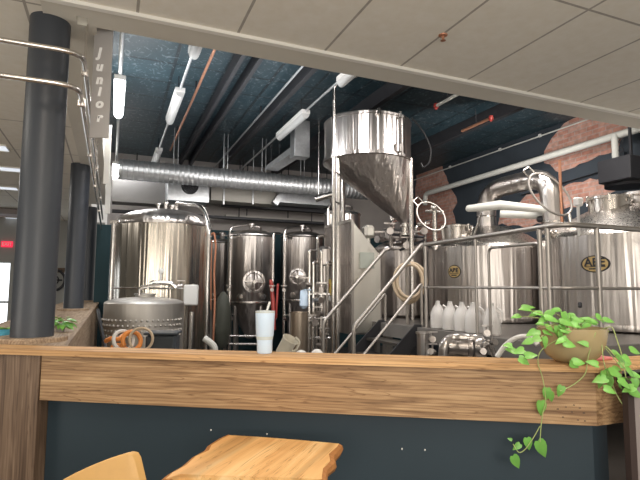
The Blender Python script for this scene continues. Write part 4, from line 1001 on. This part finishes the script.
for v in (v0 + .03, v1_ + .08):
    for u in (u0 + .04, u1 - .04):
        mb = MB(); mb.box(W(v, u, z0 / 2), (.05, .05, z0), YAW); obj('leg', mb, 'rail', t)
q = W(v0 + .29, u0 + .12, 2.12)
mb = MB(); mb.box(q, (.15, .15, .17), YAW, bev=.035); mb.cyl(q - Vector((0, 0, .25)), q, .03, 10); mo = obj('motor_cover', mb, 'lightface', t)
# hopper
c = at(367.5, 200, 7.0); c.z = 0; r = .615
zb_, zt = 3.17, 3.72
t = thing('grain_hopper', 'large stainless grain hopper with an off-centre cone hanging above the platform', 'hopper', (c.x, c.y, zb_))
mb = MB(); mb.lathe([(r * .6, zt + .02), (r * .99, zt + .015), (r + .012, zt), (r + .012, zt - .03), (r, zt - .035), (r, zb_ + .03), (r + .022, zb_ + .02), (r + .022, zb_ - .02), (r, zb_ - .03)], c, 64); obj('drum', mb, 'steel', t)
tipx = at(405, 224, 6.9); tv = Vector((tipx.x - c.x, tipx.y - c.y, 0)); zt2 = tipx.z; n = 10
prof = []; tips = []
for k in range(n + 1):
    s = k / n; prof.append((r * (1 - s) + .045 * s, (zb_ - .03) * (1 - s) + zt2 * s)); tips.append(tv * s)
mb = MB(); mb.lathe(prof, c, 64, tip=tips); obj('cone', mb, 'steel', t)
mb = MB(); q = c + tv; mb.cyl((q.x, q.y, zt2 - .16), (q.x, q.y, zt2 + .02), .05, 16); mb.lathe([(.085, 0), (.085, .03)], (q.x, q.y, zt2 - .04), 18); mb.lathe([(.085, 0), (.085, .03)], (q.x, q.y, zt2 - .16), 18); obj('outlet', mb, 'pipe', t)
mb = MB(); q = c + Vector((-.35, -.1, zt)); mb.lathe([(.09, 0), (.09, .08), (.11, .085), (.11, .11), (.03, .14)], q, 18); mb.box(c + Vector((-.18, -.1, zt + .05)), (.2, .12, .08), .2, bev=.01); obj('inlet', mb, 'steel_dark', t)
for x, y in ((376, 113), (399, 116)):
    q = at(x, y, 6.5); a = math.atan2(q.y - c.y, q.x - c.x); mb = MB(); mb.box(c + Vector((math.cos(a) * (r + .02), math.sin(a) * (r + .02), zt - .02)), (.06, .05, .09), a, bev=.008); obj('clamp', mb, 'pipe', t)
q = at(396, 140, 6.5); a = math.atan2(q.y - c.y, q.x - c.x); mb = MB(); mb.box(c + Vector((math.cos(a) * (r + .03), math.sin(a) * (r + .03), zb_ + .07)), (.07, .08, .12), a, bev=.01); obj('sensor', mb, 'steel_dark', t)
for k, (x, yt, D) in enumerate(((338, 160, 6.62), (410.5, 148, 6.75))):
    q = at(x, yt, D); mb = MB(); zz = ZD if k else 0
    zz = ZD if q.dot(VX) > CV - .05 and q.dot(UX) < 8 else 0
    mb.cyl((q.x, q.y, zz), (q.x, q.y, zb_ + .0), .034, 14); lg = obj('leg', mb, 'pipe', t)
for x, y, D in ((343, 200, 7.5), (392, 200, 7.5)):
    q = at(x, y, D); zz = ZD if q.dot(VX) > CV - .05 else 0
    mb = MB(); mb.cyl((q.x, q.y, zz), (q.x, q.y, zb_), .034, 12); obj('leg', mb, 'pipe', t)
# tall grain pipe in front of hopper
q = at(333.4, 300, 6.3)
t = thing('grain_pipe', 'tall thin vertical pipe bending over at the top left of the hopper', 'pipe', (q.x, q.y, 0))
mb = MB(); zt_ = at(333, 70, 6.3).z; zt_ = min(zt_, ZB - .04); mb.tube([(q.x, q.y, 0), (q.x, q.y, zt_), (q.x + .3, q.y - .2, zt_ + .02)], .024, bend=.12, seg=12); obj('run', mb, 'pipe', t)
mb = MB()
for y in (200, 170): 
    qq = at(333, y, 6.3); mb.cyl((q.x - .02, q.y, qq.z), (q.x + .10, q.y + .33, qq.z + .0), .012, 8)
obj('bracket', mb, 'pipe', t)
mb = MB(); qa = at(300, 197, 8.2); qb = at(333, 195, 6.6); qa = at(316, 199, 8.0); mb.cyl(qa, at(334, 194, 7.9), .05, 12); mb.cyl(qa + Vector((.04, 0, 0)), Vector((qa.x + .04, qa.y, ZB)), .008, 6)
tag(obj('cross_pipe', mb, 'pipe', org=at(320, 198, 8.0)), 'short bright horizontal pipe left of the hopper legs', 'pipe')

# mash vessel below the tip with hose coil
c = at(402, 286, 7.55); c.z = 0; r = .40; zs = at(402, 250, 7.55).z
t = thing('mash_vessel', 'round steel vessel under the hopper tip behind the hose coil', 'tank', (c.x, c.y, ZD))
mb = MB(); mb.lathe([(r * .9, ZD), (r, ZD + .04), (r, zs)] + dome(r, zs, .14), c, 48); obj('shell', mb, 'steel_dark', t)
mb = MB(); mb.lathe([(r + .015, zs - .025), (r + .022, zs), (r + .015, zs + .025)], c, 48); obj('rim', mb, 'steel', t)
tp = Vector((c.x, c.y, zs + .12))
mb = MB(); mb.box(tp + Vector((-.15, -.05, .10)), (.3, .22, .18), .3, bev=.04); obj('motor', mb, 'steel_dark', t)
for x, y, D in ((390, 232, 7.1), (397, 243, 7.1), (415, 240, 7.2), (422, 232, 7.2), (408, 246, 7.0), (383, 240, 7.15)): 
    valve(t, at(x, y, D), (random.uniform(-1, 1), -.7, 0), 1.7)
for x, y0, y1, D in ((391, 222, 248, 7.2), (416, 226, 250, 7.25), (425, 222, 252, 7.3)):
    a0 = at(x, y1, D); mb = MB(); mb.tube([a0, at(x, y0, D), at(x + 5, y0 - 1, D + .1)], .025, bend=.04); obj('pipe_stub', mb, 'pipe', t)
mb = MB(); mb.cyl(at(388, 234, 7.0), at(424, 237, 7.0), .018, 8); mb.cyl(at(400, 250, 6.95), at(424, 240, 7.1), .018, 8); obj('crossbar', mb, 'dark_iron', t)
p = at(409, 290, 5.9)
# coil hung on the stair rail
t = thing('hose_coil', 'tan hose coil hanging behind the stair handrail', 'hose', at(408, 300, 5.75))
fr = Vector((-.25, -1, 0)).normalized(); x_ = Vector((0, 0, 1)).cross(fr).normalized()
def coil(cx_, cy_, D, rx, ry, ph):
    p = at(cx_, cy_, D); return [p + x_ * rx * math.cos(2 * math.pi * k / 32 + ph) + Vector((0, 0, ry * math.sin(2 * math.pi * k / 32 + ph))) for k in range(32)]
for k, (x, y, D, rx, ry) in enumerate(((408, 282, 5.80, .165, .215), (410, 281, 5.76, .145, .19), (411, 281, 5.84, .175, .21), (409, 283, 5.88, .15, .23))):
    mb = MB(); mb.tube(coil(x, y, D, rx, ry, 0), .018, seg=8, closed=True); obj('loop', mb, 'tanhose', t)
mb = MB(); hp = at(409, 262, 5.8); mb.cyl(Vector((hp.x, hp.y - .06, hp.z - .02)), Vector((hp.x, hp.y + .16, hp.z - .02)), .014, 8); mb.tube([Vector((hp.x, hp.y + .16, hp.z - .02)), Vector((hp.x, hp.y + .16, ZD))], .018); obj('hook_post', mb, 'rail', t)

# --- kettles
def badge(parent, c, r, px, py, D, w, h, s):
    p = at(px, py, D - r * .9); off_ = p - c; z = off_.z; off_.z = 0; a0 = math.atan2(off_.y, off_.x)
    def pt(x, y, o=.006):
        a = a0 + x / r; return c + Vector((math.cos(a) * (r + o), math.sin(a) * (r + o), z + y))
    for sc_, o_, m_, nm in ((1.0, .004, 'dark_iron', 'badge'), (.86, .009, 'gold', 'badge_face')):
        n_ = 32; vs = [pt(0, 0, o_)] + [pt(w / 2 * sc_ * math.cos(2 * math.pi * k / n_), h / 2 * sc_ * math.sin(2 * math.pi * k / n_), o_) for k in range(n_)]
        mid_ = [pt(w / 4 * sc_ * math.cos(2 * math.pi * k / n_), h / 4 * sc_ * math.sin(2 * math.pi * k / n_), o_) for k in range(n_)]
        vs += mid_; fs = [(0, 1 + n_ + k, 1 + n_ + (k + 1) % n_) for k in range(n_)] + [(1 + n_ + k, 1 + k, 1 + (k + 1) % n_, 1 + n_ + (k + 1) % n_) for k in range(n_)]
        bk_ = [c + (v - c) * 1.0 - Vector(((v - c).x, (v - c).y, 0)).normalized() * .01 for v in vs[1:n_ + 1]]
        nb = len(vs); vs += bk_; fs += [(1 + k, nb + k, nb + (k + 1) % n_, 1 + (k + 1) % n_) for k in range(n_)]
        mb = MB(); mb.add(vs, fs); o = obj(nm, mb, m_, parent)
    dr = Vector((math.cos(a0), math.sin(a0), 0)); xd = Vector((-math.sin(a0), math.cos(a0), 0))
    L_ = text('badge_lettering', 'ABE', s, .001, 'dark_iron', parent, c + dr * (r + .014) + Vector((0, 0, z + h * .08)), xd, (0, 0, 1), .003)
    mb = MB()
    for k in range(8): mb.add([pt(-w * .34 + w * .68 * (k + a) / 8, y, .011) for a, y in ((0, -h * .14), (1, -h * .14), (1, -h * .18), (0, -h * .18))], [(0, 1, 2, 3)])
    for k in range(6): mb.add([pt(-w * .2 + w * .4 * (k + a) / 6, y, .011) for a, y in ((0, -h * .24), (1, -h * .24), (1, -h * .32), (0, -h * .32))], [(0, 1, 2, 3)])
    obj('badge_stripe', mb, 'dark_iron', parent)
def kettle(px, D, r, ysh, dome_h, label, badge_, neck):
    c = at(px, 288, D); c.z = 0; zs = at(px, ysh, D).z
    t = thing('brew_kettle', label, 'kettle', (c.x, c.y, ZD))
    mb = MB(); mb.lathe([(r * .96, ZD), (r, ZD + .03), (r, zs)], c, 96); obj('shell', mb, 'steel', t)
    mb = MB(); mb.lathe([(r + .002, zs), (r - .02, zs + .035), (r - .06, zs + .06), (r * .7, zs + dome_h * .6), (r * .4, zs + dome_h), (.03, zs + dome_h * 1.1)], c, 96); obj('dome', mb, 'dome', t)
    mb = MB(); mb.lathe([(r + .004, ZD + .02), (r + .01, ZD + .05), (r + .004, ZD + .08)], c, 64); obj('base_band', mb, 'steel', t)
    badge(t, c, r, *badge_)
    if neck:
        nx, ny, nD, nr, nh = neck; p = at(nx, ny, nD); mb = MB(); mb.lathe([(nr, -.12), (nr, nh), (nr + .02, nh + .003), (nr + .02, nh + .03), (nr * .85, nh + .035), (.03, nh + .06)], p, 32); obj('manway_neck', mb, 'dome', t)
        for k in range(6):
            a = k * 1.05; mb = MB(); mb.box(p + Vector((math.cos(a) * (nr + .03), math.sin(a) * (nr + .03), nh)), (.035, .03, .08), a, bev=.006); obj('swing_bolt', mb, 'pipe', t)
    return t, c, zs
kl, ckl, zkl = kettle(487, 6.9, .79, 250, .30, 'brew kettle on the left of the platform behind the white jugs', (442, 271, 6.9, .19, .17, .075), (457, 240, 6.7, .17, .16))
kr, ckr, zkr = kettle(632, 5.62, .93, 240, .36, 'large brew kettle on the right behind the potted plant', (577, 262.5, 5.62, .285, .175, .115), (610, 220, 5.5, .21, .22))
mb = MB(); mb.lathe([(.16, -.2), (.16, .28), (.2, .3), (.2, .33), (.02, .36)], at(642, 222, 5.6), 28); obj('steam_stack', mb, 'steel', kr)
mb = MB(); mb.box(at(578, 202, 5.1), (.08, .07, .09), .4, bev=.012); p = at(578, 206, 5.1); mb.cyl(p, p + Vector((.03, .06, -.3)), .016, 8); obj('sensor_head', mb, 'white', kr)
mb = MB(); mb.cyl(at(580, 303, 4.75), at(580, 307, 4.73), .018, 8); obj('thermowell', mb, 'dark_iron', kr)
# vertical seam pipes on the kettles' right sides
for (x, D) in ((548, 5.9), (538, 6.0)): pass
# vapour pipe
zv = at(487, 191, 6.9).z
pL = at(487, 240, 6.9); pR = W(4.98, 4.55)
t = thing('vapour_pipe', 'fat polished vapour pipe arching from the left kettle to the right kettle', 'pipe', (pL.x, pL.y, 2.1))
mb = MB(); mb.tube([(pL.x, pL.y, zkl + .18), (pL.x, pL.y, zv), (pR.x, pR.y, zv + .05), (pR.x + .04, pR.y, zkr + .12)], .128, bend=.30, seg=24); obj('run', mb, 'steel', t)
mb = MB()
for z, p in ((zkl + .24, pL), (zkl + .45, pL)): mb.lathe([(.13, 0), (.138, .01), (.13, .02)], (p.x, p.y, z), 24)
mb.lathe([(.12, 0), (.14, .0), (.14, .02), (.12, .02)], (pR.x + .03, pR.y, zkr + .25), 24); obj('seam', mb, 'pipe', t)
# open manway rings
def lid_ring(cx_, cy_, D, R, sx, axis, xd, label, parent_z):
    p = at(cx_, cy_, D); t = thing('manway_lid', label, 'lid', p)
    mb = MB(); mb.ring(p, R, .012, axis, 40, 8, sx, xd); obj('rim', mb, 'rail', t)
    ax = Vector(axis).normalized(); x = Vector(xd); x = (x - ax * x.dot(ax)).normalized(); y = ax.cross(x)
    mb = MB(); e = p + x * R * sx; mb.cyl(e, e + Vector((.02, 0, -.15)), .02, 8); obj('hinge', mb, 'pipe', t)
    e = p - x * R * sx; mb = MB(); mb.tube([e + y * .05, e + y * .05 - x * .09, e - y * .05 - x * .09, e - y * .05], .01, bend=.02, closed=False); obj('handle', mb, 'pipe', t)
    return t
xr = at(565, 215, 5.2) - at(536, 175, 5.2)
lid_ring(550, 194, 5.2, .185, 1.48, (.15, -1, .35), xr, 'open round manway lid ring standing over the right kettle', 0)
xr = at(440, 228, 6.6) - at(421, 203, 6.6)
lid_ring(431, 216, 6.4, .17, 1.25, (.15, -1, .3), xr, 'open round manway lid ring standing beside the hopper legs', 0)
q = at(435, 240, 6.5); mb = MB(); mb.cyl(at(435, 250, 6.5), at(434.5, 208, 6.5), .03, 10); mb.ball(at(434, 208, 6.5), .05); mb.cyl(at(425, 211, 6.5), at(443, 212, 6.5), .02, 8)
tag(obj('spray_post', mb, 'pipe', org=at(435, 250, 6.5)), 'upright steel spray post in the middle of the left lid ring', 'pipe')
# white insulated steam line
t = thing('insulated_pipe', 'short white insulated pipe in front of the vapour pipe', 'pipe', at(490, 208, 6.3))
mb = MB(); mb.tube([at(469, 208.5, 6.35), at(500, 205, 6.2), at(540, 209, 6.1), at(556, 211, 6.05)], [.045, .060, .045, .035], seg=16); mb.ball(at(469, 208.5, 6.35), .045); obj('lagging', mb, 'insul', t)
mb = MB(); mb.cyl(at(481, 213, 6.3), at(474, 236, 6.35), .014, 8); obj('strut', mb, 'pipe', t)
t = thing('steam_pipe', 'grey horizontal pipe behind the white insulated pipe', 'pipe', at(520, 214, 6.5))
mb = MB(); mb.cyl(at(500, 214, 6.5), at(560, 216, 6.3), .05, 14); obj('run', mb, 'insul', t)
mb = MB(); 
for x in (543, 549): mb.lathe([(.06, 0), (.075, .02), (.075, .05), (.06, .07)], at(x, 222, 6.2), 14)
obj('valve_body', mb, 'dark_iron', t)
mb = MB(); mb.box(at(552, 233, 5.6), (.42, .04, .05), .3, bev=.01)
for k in range(5): mb.ball(at(541 + k * 5, 232 , 5.55), .022)
tag(obj('clamp_strip', mb, 'pipe', org=at(552, 233, 5.6)), 'row of small steel clamps at the left shoulder of the right kettle', 'clamp')
t = thing('copper_riser', 'thin copper coloured pipe rising in front of the vapour elbow', 'pipe', at(561, 222, 5.2))
mb = MB(); mb.cyl(at(562, 224, 5.25), at(559.5, 160, 5.25), .016, 8); obj('run', mb, 'copper', t)

# --- jugs
def jug_mb(c, s=1.0):
    mb = MB(); prof = [(.06, 0), (.072, .006), (.076, .02), (.076, .13), (.072, .16), (.052, .205), (.026, .24), (.022, .262)]
    mb.lathe([(a * s, z * s) for a, z in prof], c, 20); return mb
lbl = ['white one-gallon jug at the left end of the row of five', 'white one-gallon jug second from the left in the row', 'white one-gallon jug in the middle of the row of five', 'white one-gallon jug behind the thin rail post, fourth from the left', 'whitest and nearest one-gallon jug at the right end of the row']
src = None
for k, u in enumerate((4.50, 4.29, 4.10, 3.93, 3.68)):
    p = W(3.245, u, ZD)
    if src is None:
        src = thing('jug', lbl[0], 'jug', p, 'white jugs along the platform edge')
        obj('body', jug_mb(p, 1.06), 'jug', src)
        mb = MB(); mb.lathe([(.024, .272), (.024, .292), (.004, .294)], p, 16); obj('cap', mb, 'white', src)
        mb = MB(); mb.tube([p + Vector((.045, -.03, .25)), p + Vector((.085, -.05, .22)), p + Vector((.08, -.05, .14)), p + Vector((.07, -.04, .12))], .011, bend=.03); obj('handle', mb, 'jug', src)
    else: copy_tree(src, p, lbl[k])

# --- pumps below the platform edge
t = thing('transfer_pump', 'steel transfer pump with thick pipes below the platform edge', 'pump', at(460, 352, 4.3))
q0 = at(448, 348, 4.2); mb = MB(); mb.cyl(at(447, 347, 4.2), at(466, 348, 4.2), .075, 20); mb.cyl(at(466, 348, 4.2), at(470, 348, 4.2), .09, 20); obj('motor', mb, 'steel_dark', t)
mb = MB(); mb.tube([at(443, 357, 4.15), at(444, 344, 4.15), at(450, 338, 4.2), at(477, 339, 4.2)], .04, bend=.06, seg=14); obj('inlet_pipe', mb, 'steel', t)
mb = MB(); mb.lathe([(.08, -.03), (.10, 0), (.10, .04), (.06, .07)], at(478, 348, 4.2), 20, (1, -.2, 0)); obj('volute', mb, 'steel', t)
mb = MB(); mb.tube([at(482, 348, 4.1), at(488, 340, 4.1), at(492, 350, 4.1), at(496, 358, 4.1)], .026, bend=.05, seg=10); obj('outlet_pipe', mb, 'pipe', t)
for x, y in ((486, 334, ), (490, 343), (481, 352), (430, 340), (434, 352)): valve(t, at(x, y, 4.1), (random.uniform(-1, 1), -1, .2), .9)
mb = MB(); b0 = at(460, 357, 4.2); mb.box((b0.x + .05, b0.y, b0.z - .06), (.5, .22, .03)); mb.box((b0.x + .05, b0.y, (b0.z - .07) / 2), (.3, .15, b0.z - .08)); obj('stand', mb, 'rail', t)
t = thing('filter_column', 'short upright steel cylinder at the foot of the platform left of the pump', 'canister', at(423, 357, 4.6))
b0 = at(423, 350, 4.6); mb = MB(); mb.lathe([(.055, 0), (.055, at(423, 334, 4.6).z), (.065, at(423, 334, 4.6).z + .004), (.065, at(423, 334, 4.6).z + .02), (.01, at(423, 334, 4.6).z + .025)], (b0.x, b0.y, 0), 20); obj('body', mb, 'steel', t)
mb = MB(); mb.tube([at(497, 357, 3.9), at(505, 345, 3.9), at(517, 337, 3.85), at(530, 336, 3.8), at(538, 345, 3.75)], .02, bend=.1, seg=10)
tag(obj('white_hose', mb, 'clearhose', org=at(500, 357, 3.9)), 'milky white hose arching behind the left of the potted plant', 'hose')

# --- last small things
p = at(592, 358, Dp + .10); p.z = ZT
mb = MB(); mb.box(p + Vector((.01, -.03, .008)), (.11, .07, .014), .4, bev=.004); tag(obj('packet', mb, mat('pink_red_paper', (.60, .20, .20), .6), org=p), 'pinkish red paper packet lying right of the amber plant bowl', 'packet')
mb = MB(); mb.tube([at(412, 118, 6.7), at(424, 132, 6.6), at(432, 150, 6.6), at(429, 164, 6.6), at(423, 168, 6.6), at(421, 163, 6.6)], .012, bend=.1, seg=6)
tag(obj('cable', mb, 'black', org=at(412, 118, 6.7)), 'loose black cable drooping from the right rim of the hopper', 'cable')
for y, lb in ((336, 'upper of two low horizontal pipes left of the tumbler'), (344, 'lower of two low horizontal pipes left of the tumbler')):
    a0 = at(229, y, 8.4); a1 = at(262, y, 8.4); t = thing('floor_pipe', lb, 'pipe', (a0.x, a0.y, 0)); mb = MB(); mb.cyl(a0, (a1.x, a0.y, a0.z), .018, 8); obj('run', mb, 'pipe', t)
    mb = MB(); mb.cyl((a0.x, a0.y, 0), a0, .015, 8); obj('leg', mb, 'pipe', t); mb = MB(); mb.cyl((a1.x, a0.y, 0), (a1.x, a0.y, a0.z), .015, 8); obj('leg', mb, 'pipe', t)
a0 = at(206, 341, 6.4); mb = MB(); mb.tube([at(204, 338, 6.4), at(210, 342, 6.4), at(215, 347, 6.4), (at(215, 347, 6.4).x, 6.4, 0)], .04, bend=.04); tag(obj('drain_elbow', mb, 'insul', org=a0), 'pale slanting pipe elbow low on the right of the largest tank', 'pipe')
